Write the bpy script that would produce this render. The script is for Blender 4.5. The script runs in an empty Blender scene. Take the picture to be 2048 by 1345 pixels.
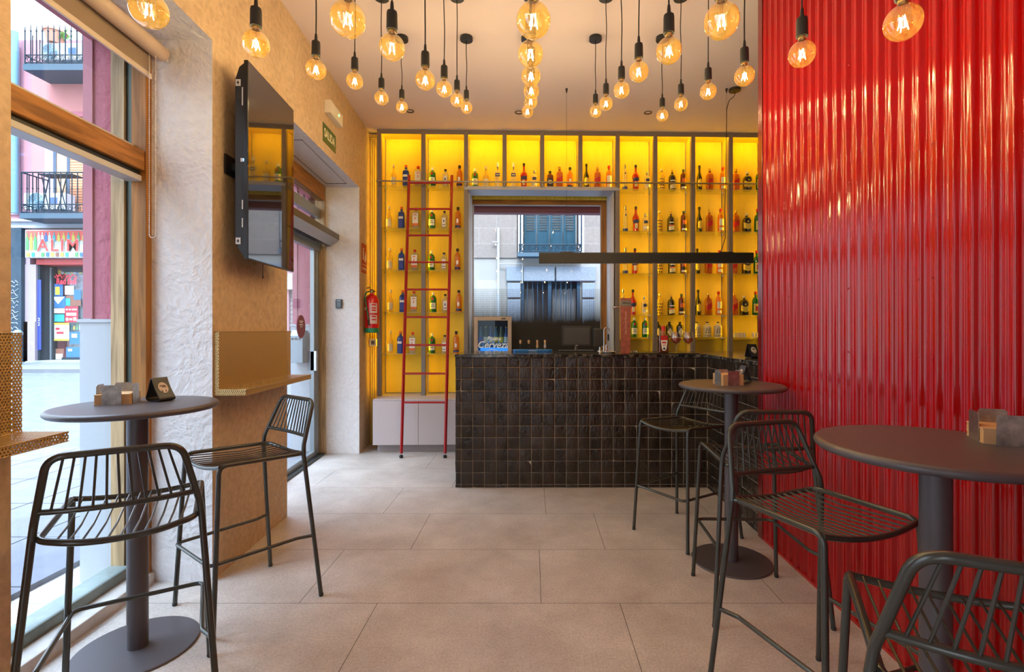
import bpy, bmesh, math, random
from math import sin, cos, pi, radians
from mathutils import Vector, Matrix
random.seed(7)
SC = bpy.context.scene
COL = SC.collection
H = 1.355            # eye height of the camera
CX, CY, F = 1064.0, 660.0, 1000.0   # principal point and focal length in pixels of the 2048x1345 frame

# ---------------------------------------------------------------- camera
cam = bpy.data.cameras.new('camera')
cam.sensor_width = 36.0
cam.lens = F / 2048 * 36.0
cam.shift_x = -(CX - 1024) / 2048
cam.shift_y = -(672.5 - CY) / 2048
cam.clip_start = 0.05
cam.clip_end = 300
camo = bpy.data.objects.new('camera', cam)
COL.objects.link(camo)
camo.location = (0, 0, H)
camo.rotation_euler = (pi / 2, 0, 0)
SC.camera = camo

# ---------------------------------------------------------------- view, world, sun, daylight
SC.view_settings.view_transform = 'Standard'
SC.view_settings.look = 'None'
SC.view_settings.gamma = 1.0
SC.view_settings.use_curve_mapping = False
SC.view_settings.exposure = 1.85
SC.cycles.sample_clamp_indirect = 4.0
SC.cycles.sample_clamp_direct = 30.0
SC.cycles.transparent_max_bounces = 24
SC.cycles.max_bounces = 10
SC.cycles.caustics_reflective = False
SC.cycles.caustics_refractive = False

W = bpy.data.worlds.new('sky')
SC.world = W
W.use_nodes = True
wn = W.node_tree
wn.nodes.clear()
wo = wn.nodes.new('ShaderNodeOutputWorld')
wb = wn.nodes.new('ShaderNodeBackground')
wt = wn.nodes.new('ShaderNodeTexCoord')
wz = wn.nodes.new('ShaderNodeSeparateXYZ')
wr = wn.nodes.new('ShaderNodeValToRGB')
wn.links.new(wt.outputs['Generated'], wz.inputs[0])
wn.links.new(wz.outputs['Z'], wr.inputs[0])
wr.color_ramp.elements[0].position = 0.0
wr.color_ramp.elements[0].color = (0.36, 0.40, 0.44, 1)
wr.color_ramp.elements[1].position = 0.9
wr.color_ramp.elements[1].color = (1.5, 2.0, 2.7, 1)
e = wr.color_ramp.elements.new(0.5)
e.color = (0.48, 0.56, 0.66, 1)
wn.links.new(wr.outputs[0], wb.inputs['Color'])
wb.inputs['Strength'].default_value = 2.0
wn.links.new(wb.outputs[0], wo.inputs[0])

sun = bpy.data.lights.new('sun', 'SUN')
sun.energy = 1.4
sun.angle = radians(12)
sun.color = (1.0, 0.95, 0.88)
suno = bpy.data.objects.new('sun', sun)
COL.objects.link(suno)
suno.rotation_euler = Vector((0.10, -0.62, 0.75)).to_track_quat('Z', 'Y').to_euler()

BULB_POWER = 570.0      # filament radiance
LED_POWER = 14.0
CORD = None

# ---------------------------------------------------------------- materials
MATS = {}


def S(c):
    """sRGB 0-255 triple to linear rgba"""
    r = []
    for v in c:
        v = v / 255.0
        r.append(v / 12.92 if v <= 0.04045 else ((v + 0.055) / 1.055) ** 2.4)
    return (r[0], r[1], r[2], 1.0)


def new_mat(name):
    m = bpy.data.materials.new(name)
    m.use_nodes = True
    nt = m.node_tree
    nt.nodes.clear()
    out = nt.nodes.new('ShaderNodeOutputMaterial')
    return m, nt, out


def P(name, col, rough=0.5, metal=0.0, bump=0.0, bscale=40.0, var=0.0, vscale=6.0, coat=0.0, spec=0.5, emit=None, es=0.0, detail=4.0, stretch=None):
    if name in MATS:
        return MATS[name]
    m, nt, out = new_mat(name)
    b = nt.nodes.new('ShaderNodeBsdfPrincipled')
    nt.links.new(b.outputs[0], out.inputs[0])
    b.inputs['Base Color'].default_value = col
    b.inputs['Roughness'].default_value = rough
    b.inputs['Metallic'].default_value = metal
    b.inputs['Coat Weight'].default_value = coat
    b.inputs['Coat Roughness'].default_value = 0.05
    b.inputs['Specular IOR Level'].default_value = spec
    if emit:
        b.inputs['Emission Color'].default_value = emit
        b.inputs['Emission Strength'].default_value = es
    if bump or var:
        tc = nt.nodes.new('ShaderNodeTexCoord')
        mp = nt.nodes.new('ShaderNodeMapping')
        nt.links.new(tc.outputs['Object'], mp.inputs[0])
        if stretch:
            mp.inputs['Scale'].default_value = stretch
    if var:
        n = nt.nodes.new('ShaderNodeTexNoise')
        n.inputs['Scale'].default_value = vscale
        n.inputs['Detail'].default_value = 8
        n.inputs['Roughness'].default_value = 0.65
        nt.links.new(mp.outputs[0], n.inputs['Vector'])
        r = nt.nodes.new('ShaderNodeValToRGB')
        r.color_ramp.elements[0].position = 0.3
        r.color_ramp.elements[1].position = 0.7
        r.color_ramp.elements[0].color = tuple(max(0, c * (1 - var)) for c in col[:3]) + (1,)
        r.color_ramp.elements[1].color = tuple(min(1, c * (1 + var)) for c in col[:3]) + (1,)
        nt.links.new(n.outputs['Fac'], r.inputs[0])
        nt.links.new(r.outputs[0], b.inputs['Base Color'])
    if bump:
        n2 = nt.nodes.new('ShaderNodeTexNoise')
        n2.inputs['Scale'].default_value = bscale
        n2.inputs['Detail'].default_value = detail
        nt.links.new(mp.outputs[0], n2.inputs['Vector'])
        bp = nt.nodes.new('ShaderNodeBump')
        bp.inputs['Strength'].default_value = bump
        bp.inputs['Distance'].default_value = 0.01
        nt.links.new(n2.outputs['Fac'], bp.inputs['Height'])
        nt.links.new(bp.outputs[0], b.inputs['Normal'])
    MATS[name] = m
    return m


def plaster(name, col, strength=0.9, var=0.08):
    """hand-trowelled plaster: curved strokes, ridges and pits"""
    if name in MATS:
        return MATS[name]
    m, nt, out = new_mat(name)
    b = nt.nodes.new('ShaderNodeBsdfPrincipled')
    nt.links.new(b.outputs[0], out.inputs[0])
    b.inputs['Roughness'].default_value = 0.85
    b.inputs['Specular IOR Level'].default_value = 0.25
    tc = nt.nodes.new('ShaderNodeTexCoord')
    n0 = nt.nodes.new('ShaderNodeTexNoise')
    n0.inputs['Scale'].default_value = 3.0
    n0.inputs['Detail'].default_value = 2
    nt.links.new(tc.outputs['Object'], n0.inputs['Vector'])
    mx = nt.nodes.new('ShaderNodeVectorMath')
    mx.operation = 'MULTIPLY_ADD'
    nt.links.new(n0.outputs['Color'], mx.inputs[0])
    mx.inputs[1].default_value = (0.22, 0.22, 0.22)
    nt.links.new(tc.outputs['Object'], mx.inputs[2])
    n1 = nt.nodes.new('ShaderNodeTexNoise')
    n1.noise_type = 'RIDGED_MULTIFRACTAL'
    n1.inputs['Scale'].default_value = 6.5
    n1.inputs['Detail'].default_value = 4
    n1.inputs['Roughness'].default_value = 0.55
    n1.inputs['Distortion'].default_value = 0.35
    nt.links.new(mx.outputs[0], n1.inputs['Vector'])
    # ridges: thin contour lines of the stroke noise
    r1 = nt.nodes.new('ShaderNodeValToRGB')
    el = r1.color_ramp.elements
    el[0].position = 0.25
    el[0].color = (0.2, 0.2, 0.2, 1)
    el[1].position = 0.95
    el[1].color = (1, 1, 1, 1)
    ee = el.new(0.62)
    ee.color = (0.42, 0.42, 0.42, 1)
    nt.links.new(n1.outputs['Fac'], r1.inputs[0])
    n2 = nt.nodes.new('ShaderNodeTexNoise')
    n2.inputs['Scale'].default_value = 28.0
    n2.inputs['Detail'].default_value = 6
    nt.links.new(mx.outputs[0], n2.inputs['Vector'])
    ad = nt.nodes.new('ShaderNodeMath')
    ad.operation = 'MULTIPLY_ADD'
    nt.links.new(n2.outputs['Fac'], ad.inputs[0])
    ad.inputs[1].default_value = 0.9
    nt.links.new(r1.outputs[0], ad.inputs[2])
    bp = nt.nodes.new('ShaderNodeBump')
    bp.inputs['Strength'].default_value = strength
    bp.inputs['Distance'].default_value = 0.014
    nt.links.new(ad.outputs[0], bp.inputs['Height'])
    nt.links.new(bp.outputs[0], b.inputs['Normal'])
    r = nt.nodes.new('ShaderNodeValToRGB')
    r.color_ramp.elements[0].position = 0.3
    r.color_ramp.elements[1].position = 0.7
    r.color_ramp.elements[0].color = tuple(c * (1 - var) for c in col[:3]) + (1,)
    r.color_ramp.elements[1].color = tuple(min(1, c * (1 + var)) for c in col[:3]) + (1,)
    nt.links.new(n2.outputs['Fac'], r.inputs[0])
    nt.links.new(r.outputs[0], b.inputs['Base Color'])
    MATS[name] = m
    return m


def thin_glass(name, tint=(1, 1, 1, 1), gloss=0.08, rough=0.0, body=None, body_fac=0.0):
    """see-through glass: tinted transparency, a fresnel reflection and optionally a coloured body"""
    if name in MATS:
        return MATS[name]
    m, nt, out = new_mat(name)
    t = nt.nodes.new('ShaderNodeBsdfTransparent')
    t.inputs[0].default_value = tint
    g = nt.nodes.new('ShaderNodeBsdfGlossy')
    g.inputs['Roughness'].default_value = rough
    g.inputs['Color'].default_value = (1, 1, 1, 1)
    lw0 = nt.nodes.new('ShaderNodeLayerWeight')
    lw0.inputs['Blend'].default_value = 0.5
    lw = nt.nodes.new('ShaderNodeMath')
    lw.operation = 'POWER'
    lw.inputs[1].default_value = 4.0
    nt.links.new(lw0.outputs['Facing'], lw.inputs[0])
    mr = nt.nodes.new('ShaderNodeMapRange')
    mr.inputs['To Min'].default_value = gloss
    mr.inputs['To Max'].default_value = 1.0
    nt.links.new(lw.outputs[0], mr.inputs['Value'])
    mix = nt.nodes.new('ShaderNodeMixShader')
    nt.links.new(mr.outputs[0], mix.inputs[0])
    src = t
    if body:
        d = nt.nodes.new('ShaderNodeBsdfPrincipled')
        d.inputs['Base Color'].default_value = body
        d.inputs['Roughness'].default_value = 0.12
        m2 = nt.nodes.new('ShaderNodeMixShader')
        m2.inputs[0].default_value = body_fac
        nt.links.new(t.outputs[0], m2.inputs[1])
        nt.links.new(d.outputs[0], m2.inputs[2])
        src = m2
    nt.links.new(src.outputs[0], mix.inputs[1])
    nt.links.new(g.outputs[0], mix.inputs[2])
    nt.links.new(mix.outputs[0], out.inputs[0])
    MATS[name] = m
    return m


def emis(name, col, s):
    if name in MATS:
        return MATS[name]
    m, nt, out = new_mat(name)
    b = nt.nodes.new('ShaderNodeEmission')
    b.inputs[0].default_value = col
    b.inputs[1].default_value = s
    nt.links.new(b.outputs[0], out.inputs[0])
    MATS[name] = m
    return m


def math_node(nt, op, a, b=None, c=None):
    n = nt.nodes.new('ShaderNodeMath')
    n.operation = op
    for i, v in enumerate((a, b, c)):
        if v is None:
            continue
        if isinstance(v, (int, float)):
            n.inputs[i].default_value = v
        else:
            nt.links.new(v, n.inputs[i])
    return n.outputs[0]


def perforated(name, col, au, av, pitch=0.009, rad=0.33, rough=0.4):
    """sheet metal with staggered round holes laid out on object axes au, av (0 x, 1 y, 2 z)"""
    if name in MATS:
        return MATS[name]
    m, nt, out = new_mat(name)
    tc = nt.nodes.new('ShaderNodeTexCoord')
    sp = nt.nodes.new('ShaderNodeSeparateXYZ')
    nt.links.new(tc.outputs['Object'], sp.inputs[0])
    u = math_node(nt, 'DIVIDE', sp.outputs[au], pitch)
    v = math_node(nt, 'DIVIDE', sp.outputs[av], pitch * 0.866)
    row = math_node(nt, 'FLOOR', v)
    odd = math_node(nt, 'MODULO', row, 2.0)
    odd = math_node(nt, 'ABSOLUTE', odd)
    us = math_node(nt, 'MULTIPLY_ADD', odd, 0.5, u)
    fu = math_node(nt, 'SUBTRACT', math_node(nt, 'SUBTRACT', us, math_node(nt, 'FLOOR', us)), 0.5)
    fv = math_node(nt, 'MULTIPLY', math_node(nt, 'SUBTRACT', math_node(nt, 'SUBTRACT', v, row), 0.5), 0.866)
    d = math_node(nt, 'SQRT', math_node(nt, 'ADD', math_node(nt, 'MULTIPLY', fu, fu), math_node(nt, 'MULTIPLY', fv, fv)))
    hole = math_node(nt, 'LESS_THAN', d, rad)
    b = nt.nodes.new('ShaderNodeBsdfPrincipled')
    b.inputs['Base Color'].default_value = col
    b.inputs['Roughness'].default_value = rough
    b.inputs['Metallic'].default_value = 0.3
    t = nt.nodes.new('ShaderNodeBsdfTransparent')
    mix = nt.nodes.new('ShaderNodeMixShader')
    nt.links.new(hole, mix.inputs[0])
    nt.links.new(b.outputs[0], mix.inputs[1])
    nt.links.new(t.outputs[0], mix.inputs[2])
    nt.links.new(mix.outputs[0], out.inputs[0])
    MATS[name] = m
    return m


def wood(name, col, axis='Z', scale=14):
    if name in MATS:
        return MATS[name]
    m, nt, out = new_mat(name)
    b = nt.nodes.new('ShaderNodeBsdfPrincipled')
    nt.links.new(b.outputs[0], out.inputs[0])
    b.inputs['Roughness'].default_value = 0.5
    b.inputs['Specular IOR Level'].default_value = 0.25
    tc = nt.nodes.new('ShaderNodeTexCoord')
    mp = nt.nodes.new('ShaderNodeMapping')
    s = {'X': (0.06, 1, 1), 'Y': (1, 0.06, 1), 'Z': (1, 1, 0.06)}[axis]
    mp.inputs['Scale'].default_value = s
    nt.links.new(tc.outputs['Object'], mp.inputs[0])
    n = nt.nodes.new('ShaderNodeTexNoise')
    n.inputs['Scale'].default_value = scale * 2.5
    n.inputs['Detail'].default_value = 6
    n.inputs['Distortion'].default_value = 0.8
    nt.links.new(mp.outputs[0], n.inputs['Vector'])
    r = nt.nodes.new('ShaderNodeValToRGB')
    r.color_ramp.elements[0].position = 0.35
    r.color_ramp.elements[1].position = 0.65
    r.color_ramp.elements[0].color = tuple(c * 0.62 for c in col[:3]) + (1,)
    r.color_ramp.elements[1].color = tuple(min(1, c * 1.2) for c in col[:3]) + (1,)
    nt.links.new(n.outputs['Fac'], r.inputs[0])
    nt.links.new(r.outputs[0], b.inputs['Base Color'])
    MATS[name] = m
    return m


# ---------------------------------------------------------------- mesh building
class MB:
    def __init__(self):
        self.v, self.f, self.mi, self.sm = [], [], [], []

    def add(self, vs, fs, mi=0, smooth=False):
        o = len(self.v)
        self.v += [tuple(p) for p in vs]
        for f in fs:
            self.f.append(tuple(o + i for i in f))
            self.mi.append(mi)
            self.sm.append(smooth)

    def box(self, a, b, mi=0, M=None):
        x0, y0, z0 = a
        x1, y1, z1 = b
        if x0 > x1: x0, x1 = x1, x0
        if y0 > y1: y0, y1 = y1, y0
        if z0 > z1: z0, z1 = z1, z0
        vs = [(x0, y0, z0), (x1, y0, z0), (x1, y1, z0), (x0, y1, z0), (x0, y0, z1), (x1, y0, z1), (x1, y1, z1), (x0, y1, z1)]
        if M is not None:
            vs = [M @ Vector(p) for p in vs]
        self.add(vs, [(0, 3, 2, 1), (4, 5, 6, 7), (0, 1, 5, 4), (1, 2, 6, 5), (2, 3, 7, 6), (3, 0, 4, 7)], mi)
        return self

    def cbox(self, c, s, mi=0, M=None):
        return self.box([c[i] - s[i] / 2 for i in range(3)], [c[i] + s[i] / 2 for i in range(3)], mi, M)

    def prism(self, poly, z0, z1, mi=0, side=None):
        """vertical prism on a plan polygon given counter-clockwise; side = material per side"""
        n = len(poly)
        vs = [(p[0], p[1], z0) for p in poly] + [(p[0], p[1], z1) for p in poly]
        o = len(self.v)
        self.v += vs
        self.f.append(tuple(o + n - 1 - i for i in range(n)))
        self.mi.append(mi); self.sm.append(False)
        self.f.append(tuple(o + n + i for i in range(n)))
        self.mi.append(mi); self.sm.append(False)
        for i in range(n):
            j = (i + 1) % n
            self.f.append((o + i, o + j, o + n + j, o + n + i))
            self.mi.append(side[i] if side else mi)
            self.sm.append(False)
        return self

    def ext(self, poly, fn, d0, d1, mi=0, smooth=False):
        """extrude a 2-D outline: fn(a, b, d) -> point"""
        n = len(poly)
        vs = [fn(p[0], p[1], d0) for p in poly] + [fn(p[0], p[1], d1) for p in poly]
        fs = [tuple(range(n - 1, -1, -1)), tuple(range(n, 2 * n))]
        self.add(vs, fs, mi, False)
        o = len(self.v) - 2 * n
        for i in range(n):
            j = (i + 1) % n
            self.f.append((o + i, o + j, o + n + j, o + n + i))
            self.mi.append(mi)
            self.sm.append(smooth)
        return self

    def tube(self, pts, r, n=10, mi=0, cap=True, closed=False):
        pts = [Vector(p) for p in pts]
        m = len(pts)
        rs = r if isinstance(r, (list, tuple)) else [r] * m
        T = []
        for i in range(m):
            if closed:
                t = pts[(i + 1) % m] - pts[(i - 1) % m]
            elif i == 0:
                t = pts[1] - pts[0]
            elif i == m - 1:
                t = pts[-1] - pts[-2]
            else:
                t = (pts[i + 1] - pts[i]).normalized() + (pts[i] - pts[i - 1]).normalized()
            T.append(t.normalized())
        up = Vector((0, 0, 1)) if abs(T[0].z) < 0.9 else Vector((1, 0, 0))
        N = T[0].cross(up).normalized()
        vs = []
        for i in range(m):
            if i:
                q = T[i - 1].rotation_difference(T[i])
                N = q @ N
            B = T[i].cross(N).normalized()
            N = B.cross(T[i]).normalized()
            for k in range(n):
                a = 2 * pi * k / n
                vs.append(pts[i] + (N * cos(a) + B * sin(a)) * rs[i])
        fs = []
        mm = m if closed else m - 1
        for i in range(mm):
            i2 = (i + 1) % m
            for k in range(n):
                k2 = (k + 1) % n
                fs.append((i * n + k, i * n + k2, i2 * n + k2, i2 * n + k))
        self.add(vs, fs, mi, True)
        if cap and not closed:
            o = len(self.v) - len(vs)
            self.f.append(tuple(o + n - 1 - k for k in range(n)))
            self.f.append(tuple(o + (m - 1) * n + k for k in range(n)))
            self.mi += [mi, mi]
            self.sm += [False, False]
        return self

    def lathe(self, prof, n=24, c=(0, 0, 0), mi=0, sq=None, smooth=True, mis=None, arc=None, caps=False):
        """prof list of (r, z); sq = exponent for a rounded-square section; mis = material per ring"""
        vs, fs = [], []
        full = arc is None
        a0, a1 = (0, 2 * pi) if full else arc
        cnt = n if full else n + 1
        for (r, z) in prof:
            for k in range(cnt):
                a = a0 + (a1 - a0) * k / n
                rr = r
                if sq:
                    rr = r / ((abs(cos(a)) ** sq + abs(sin(a)) ** sq) ** (1.0 / sq))
                vs.append((c[0] + rr * cos(a), c[1] + rr * sin(a), c[2] + z))
        o = len(self.v)
        self.v += vs
        for i in range(len(prof) - 1):
            for k in range(n):
                k2 = (k + 1) % cnt if full else k + 1
                self.f.append((o + i * cnt + k, o + i * cnt + k2, o + (i + 1) * cnt + k2, o + (i + 1) * cnt + k))
                self.mi.append(mis[i] if mis else mi)
                self.sm.append(smooth)
        if caps:
            self.f.append(tuple(o + k for k in range(cnt - 1, -1, -1)))
            self.f.append(tuple(o + (len(prof) - 1) * cnt + k for k in range(cnt)))
            self.mi += [mi, mi]
            self.sm += [False, False]
        return self

    def xform(self, M, start=0):
        for i in range(start, len(self.v)):
            self.v[i] = tuple(M @ Vector(self.v[i]))
        return self

    def build(self, name, mats, parent=None, bevel=0.0, loc=None, rot=None, seg=2):
        me = bpy.data.meshes.new(name)
        me.from_pydata(self.v, [], self.f)
        if not isinstance(mats, (list, tuple)):
            mats = [mats]
        for m in mats:
            me.materials.append(m)
        me.polygons.foreach_set('material_index', self.mi)
        me.polygons.foreach_set('use_smooth', self.sm)
        me.update()
        if any(self.sm):
            try:
                me.set_sharp_from_angle(angle=radians(42))
            except Exception:
                pass
        o = bpy.data.objects.new(name, me)
        COL.objects.link(o)
        if parent is not None:
            o.parent = parent
        if loc is not None:
            o.location = loc
        if rot is not None:
            o.rotation_euler = rot
        if bevel:
            b = o.modifiers.new('bevel', 'BEVEL')
            b.width = bevel
            b.segments = seg
            b.limit_method = 'ANGLE'
            b.angle_limit = radians(50)
        return o


def fillet(pts, r, n=6, closed=False):
    """round the inner corners of a polyline; r a number or a list per point"""
    pts = [Vector(p) for p in pts]
    out = []
    m = len(pts)
    for i, p in enumerate(pts):
        if not closed and i in (0, m - 1):
            out.append(p)
            continue
        rr = r[i] if isinstance(r, (list, tuple)) else r
        a, b = pts[(i - 1) % m], pts[(i + 1) % m]
        u, v = (a - p), (b - p)
        lu, lv = u.length, v.length
        u.normalize(); v.normalize()
        ang = u.angle(v)
        if rr <= 0 or ang > radians(176):
            out.append(p)
            continue
        d = min(rr / math.tan(ang / 2), lu * 0.49, lv * 0.49)
        p0, p1 = p + u * d, p + v * d
        for k in range(n + 1):
            t = k / n
            out.append(p0 * (1 - t) ** 2 + p * 2 * t * (1 - t) + p1 * t * t)
    return out


def tag(o, label=None, cat=None, group=None, kind=None):
    if label: o['label'] = label
    if cat: o['category'] = cat
    if group: o['group'] = group
    if kind: o['kind'] = kind
    return o


def thing(name, label, cat, loc=(0, 0, 0), rz=0.0, group=None):
    o = bpy.data.objects.new(name, None)
    o.empty_display_size = 0.1
    COL.objects.link(o)
    o.location = loc
    o.rotation_euler = (0, 0, rz)
    return tag(o, label, cat, group)


def struct(o):
    o['kind'] = 'structure'
    return o


KIDS = {}


def copy_tree(o, parent=None):
    c = o.copy()
    COL.objects.link(c)
    if parent is not None:
        c.parent = parent
    for ch in list(o.children):
        if not ch.name.startswith('cord'):     # every pendant gets a cord of its own
            copy_tree(ch, c)
    return c


def text_mesh(name, body, size, m, parent=None, loc=(0, 0, 0), rot=(0, 0, 0), depth=0.0005, sx=1.0, shear=0.0, align='CENTER', bold=0.0, space=1.0):
    cu = bpy.data.curves.new(name, 'FONT')
    cu.body = body
    cu.size = size
    cu.extrude = depth
    cu.offset = bold
    cu.space_character = space
    cu.shear = shear
    cu.align_x = align
    cu.align_y = 'CENTER'
    t = bpy.data.objects.new(name, cu)
    COL.objects.link(t)
    bpy.context.view_layer.update()
    me = bpy.data.meshes.new_from_object(t.evaluated_get(bpy.context.evaluated_depsgraph_get()))
    bpy.data.objects.remove(t)
    bpy.data.curves.remove(cu)
    me.materials.clear()
    me.materials.append(m)
    o = bpy.data.objects.new(name, me)
    COL.objects.link(o)
    if parent is not None:
        o.parent = parent
    o.location = loc
    o.rotation_euler = rot
    o.scale = (sx, 1, 1)
    return o


def pt(u, v, Y):
    """point at depth Y seen at pixel (u, v)"""
    return Vector(((u - CX) * Y / F, Y, H + (CY - v) * Y / F))


# materials used in many places
M_WALL = plaster('sand_plaster', (0.55, 0.40, 0.26, 1), 0.5, 0.14)
M_JAMB = plaster('pale_plaster', (0.74, 0.71, 0.69, 1), 1.0, 0.05)
M_PINK = plaster('pink_stucco', (0.42, 0.13, 0.17, 1), 0.9, 0.06)
M_PINKF = P('pink_paint', (0.42, 0.13, 0.17, 1), 0.6)
M_WHITE = P('white_paint', (0.72, 0.74, 0.76, 1), 0.6)
M_CEIL = P('ceiling_paint', (0.72, 0.61, 0.61, 1), 0.9)
M_OAK = wood('varnished_wood', (0.36, 0.15, 0.032, 1), 'Z')
M_OAKY = wood('varnished_wood_lengthwise', (0.36, 0.15, 0.032, 1), 'Y')
M_OAKX = wood('varnished_wood_crosswise', (0.36, 0.15, 0.032, 1), 'X')
M_RAW = wood('weathered_wood', (0.46, 0.32, 0.17, 1), 'Z')
M_GLASS = thin_glass('window_glass', (0.97, 0.99, 1.0, 1), 0.03)
M_ALU = P('grey_aluminium', (0.30, 0.33, 0.34, 1), 0.35, 0.6)
M_BLACK = P('black_plastic', (0.012, 0.012, 0.013, 1), 0.4)
M_STEEL = P('brushed_steel', (0.55, 0.55, 0.55, 1), 0.25, 1.0)
M_GREY = P('cabinet_laminate', (0.52, 0.45, 0.44, 1), 0.45)
M_POST = P('taupe_lacquer', (0.21, 0.17, 0.14, 1), 0.5)

# ================================================================ THE ROOM
ZC = 3.68            # ceiling
ZS = 2.915           # underside of the lintels in the left wall


def xi(y):           # room face of the left wall
    return -1.556 - 0.061 * y


def xf(y):           # plane of the window and door frames
    return -1.845 - 0.075 * y


def xo(y):           # street face of the left wall
    return -2.176 - 0.075 * y


BACKY = -3.2
# ---- floor: staggered 1.2 x 0.6 m porcelain slabs over dark joints
rows = [(-3.524, 0.4), (-2.924, 0.0), (-2.324, 0.8), (-1.724, 0.4), (-1.124, 0.045), (-0.524, 0.435), (0.076, 0.045), (0.676, 0.435), (1.276, 0.045), (1.876, 0.435), (2.476, 0.045), (3.080, 0.4515), (3.682, 0.103), (4.280, -0.687), (4.876, -1.038), (5.476, 0.2), (6.076, 0.6)]
mb = MB()
mb.box((-2.9, BACKY - 0.4, -0.06), (3.6, 7.0, -0.0035), 1)
g = 0.0013
for i, (y, x0) in enumerate(rows):
    y1 = rows[i + 1][0] if i + 1 < len(rows) else y + 0.6
    k = -4
    while x0 + k * 1.2 < 3.6:
        a, b = x0 + k * 1.2, x0 + (k + 1) * 1.2
        if b > -2.9:
            a2, b2 = max(a, -2.9), min(b, 3.6)
            mb.add([(a2 + g, y + g, 0), (b2 - g, y + g, 0), (b2 - g, y1 - g, 0), (a2 + g, y1 - g, 0)], [(0, 1, 2, 3)], 0)
        k += 1
# porcelain material: cloudy beige with fine speckle
m, nt, out = new_mat('beige_porcelain')
b = nt.nodes.new('ShaderNodeBsdfPrincipled')
nt.links.new(b.outputs[0], out.inputs[0])
tc = nt.nodes.new('ShaderNodeTexCoord')
n1 = nt.nodes.new('ShaderNodeTexNoise'); n1.inputs['Scale'].default_value = 2.6; n1.inputs['Detail'].default_value = 9; n1.inputs['Roughness'].default_value = 0.68
n2 = nt.nodes.new('ShaderNodeTexNoise'); n2.inputs['Scale'].default_value = 95; n2.inputs['Detail'].default_value = 3
for n in (n1, n2):
    nt.links.new(tc.outputs['Object'], n.inputs['Vector'])
r1 = nt.nodes.new('ShaderNodeValToRGB')
r1.color_ramp.elements[0].position = 0.30; r1.color_ramp.elements[0].color = (0.42, 0.36, 0.31, 1)
r1.color_ramp.elements[1].position = 0.72; r1.color_ramp.elements[1].color = (0.66, 0.59, 0.52, 1)
nt.links.new(n1.outputs['Fac'], r1.inputs[0])
r2 = nt.nodes.new('ShaderNodeValToRGB')
r2.color_ramp.elements[0].position = 0.30; r2.color_ramp.elements[0].color = (0.80, 0.80, 0.80, 1)
r2.color_ramp.elements[1].position = 0.62; r2.color_ramp.elements[1].color = (1.06, 1.06, 1.06, 1)
nt.links.new(n2.outputs['Fac'], r2.inputs[0])
mx = nt.nodes.new('ShaderNodeMix'); mx.data_type = 'RGBA'; mx.blend_type = 'MULTIPLY'; mx.inputs['Factor'].default_value = 1.0
nt.links.new(r1.outputs[0], mx.inputs['A']); nt.links.new(r2.outputs[0], mx.inputs['B'])
nt.links.new(mx.outputs['Result'], b.inputs['Base Color'])
b.inputs['Roughness'].default_value = 0.42
bp = nt.nodes.new('ShaderNodeBump'); bp.inputs['Strength'].default_value = 0.12; bp.inputs['Distance'].default_value = 0.004
nt.links.new(n2.outputs['Fac'], bp.inputs['Height']); nt.links.new(bp.outputs[0], b.inputs['Normal'])
M_FLOOR = m
M_JOINT = P('dark_joint', (0.05, 0.035, 0.025, 1), 0.9)
struct(mb.build('floor', [M_FLOOR, M_JOINT]))

# ---- ceiling
mb = MB()
mb.box((-2.9, BACKY - 0.4, ZC), (3.6, 7.0, ZC + 0.25))
struct(mb.build('ceiling', M_CEIL))

# ---- left wall: piers and lintel; 0 sand face to the room, 1 pale reveals
mb = MB()


def pier(y0, y1, z0=-0.05, z1=ZC, lint=False):
    # corners: room face y0,y1, frame plane y1,y0 (counter-clockwise seen from above)
    p = [(xi(y1), y1), (xf(y1) + 0.0, y1), (xf(y0) + 0.0, y0), (xi(y0), y0)]
    mb.prism(p, z0, z1, 1, [1, 1, 1, 0])


SEG = [(BACKY, -1.55), (0.30, 1.586), (2.69, 3.63), (5.47, 6.45)]
for a, b_ in SEG:
    pier(a, b_)
pier(-1.55, 0.30, ZS, ZC)
pier(1.586, 2.69, ZS, ZC)
pier(3.63, 5.47, ZS, ZC)
pier(-1.55, 0.30, -0.05, 0.012)
pier(1.586, 2.69, -0.05, -0.002)
pier(3.63, 5.47, -0.05, -0.002)
struct(mb.build('wall_left', [M_WALL, M_JAMB]))

# ---- street leaf of the left wall: pink stucco with a white plinth, wooden frames sit between the leaves
mb = MB()


def opier(y0, y1, z0, z1, mi, out_=0.0):
    p = [(xf(y1) - 0.17, y1), (xo(y1) - out_, y1), (xo(y0) - out_, y0), (xf(y0) - 0.17, y0)]
    mb.prism(p, z0, z1, mi)


for a, b_ in SEG:
    opier(a, b_, 1.40, 4.6, 0)
    opier(a - (0 if a < -3 else 0.012), b_ + 0.012, -0.3, 1.40, 1, 0.045)
for a, b_ in ((-1.55, 0.30), (1.586, 2.69), (3.63, 5.47)):
    opier(a, b_, ZS, 4.6, 0)
# white wainscot cap
for a, b_ in SEG:
    opier(a - 0.02, b_ + 0.02, 1.395, 1.412, 1, 0.055)
struct(mb.build('wall_left_street_side', [M_PINK, P('plinth_white', (0.42, 0.45, 0.47, 1), 0.6)]))
# pilaster boards on the street corners of the piers
mb = MB()
for y0, y1 in ((1.50, 1.60), (2.68, 2.78), (3.54, 3.64), (5.46, 5.56)):
    p = [(xo(y1) + 0.02, y1), (xo(y1) - 0.030, y1), (xo(y0) - 0.030, y0), (xo(y0) + 0.02, y0)]
    mb.prism(p, 1.415, 4.6, 0)
struct(mb.build('trim_1', M_PINKF))

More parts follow.
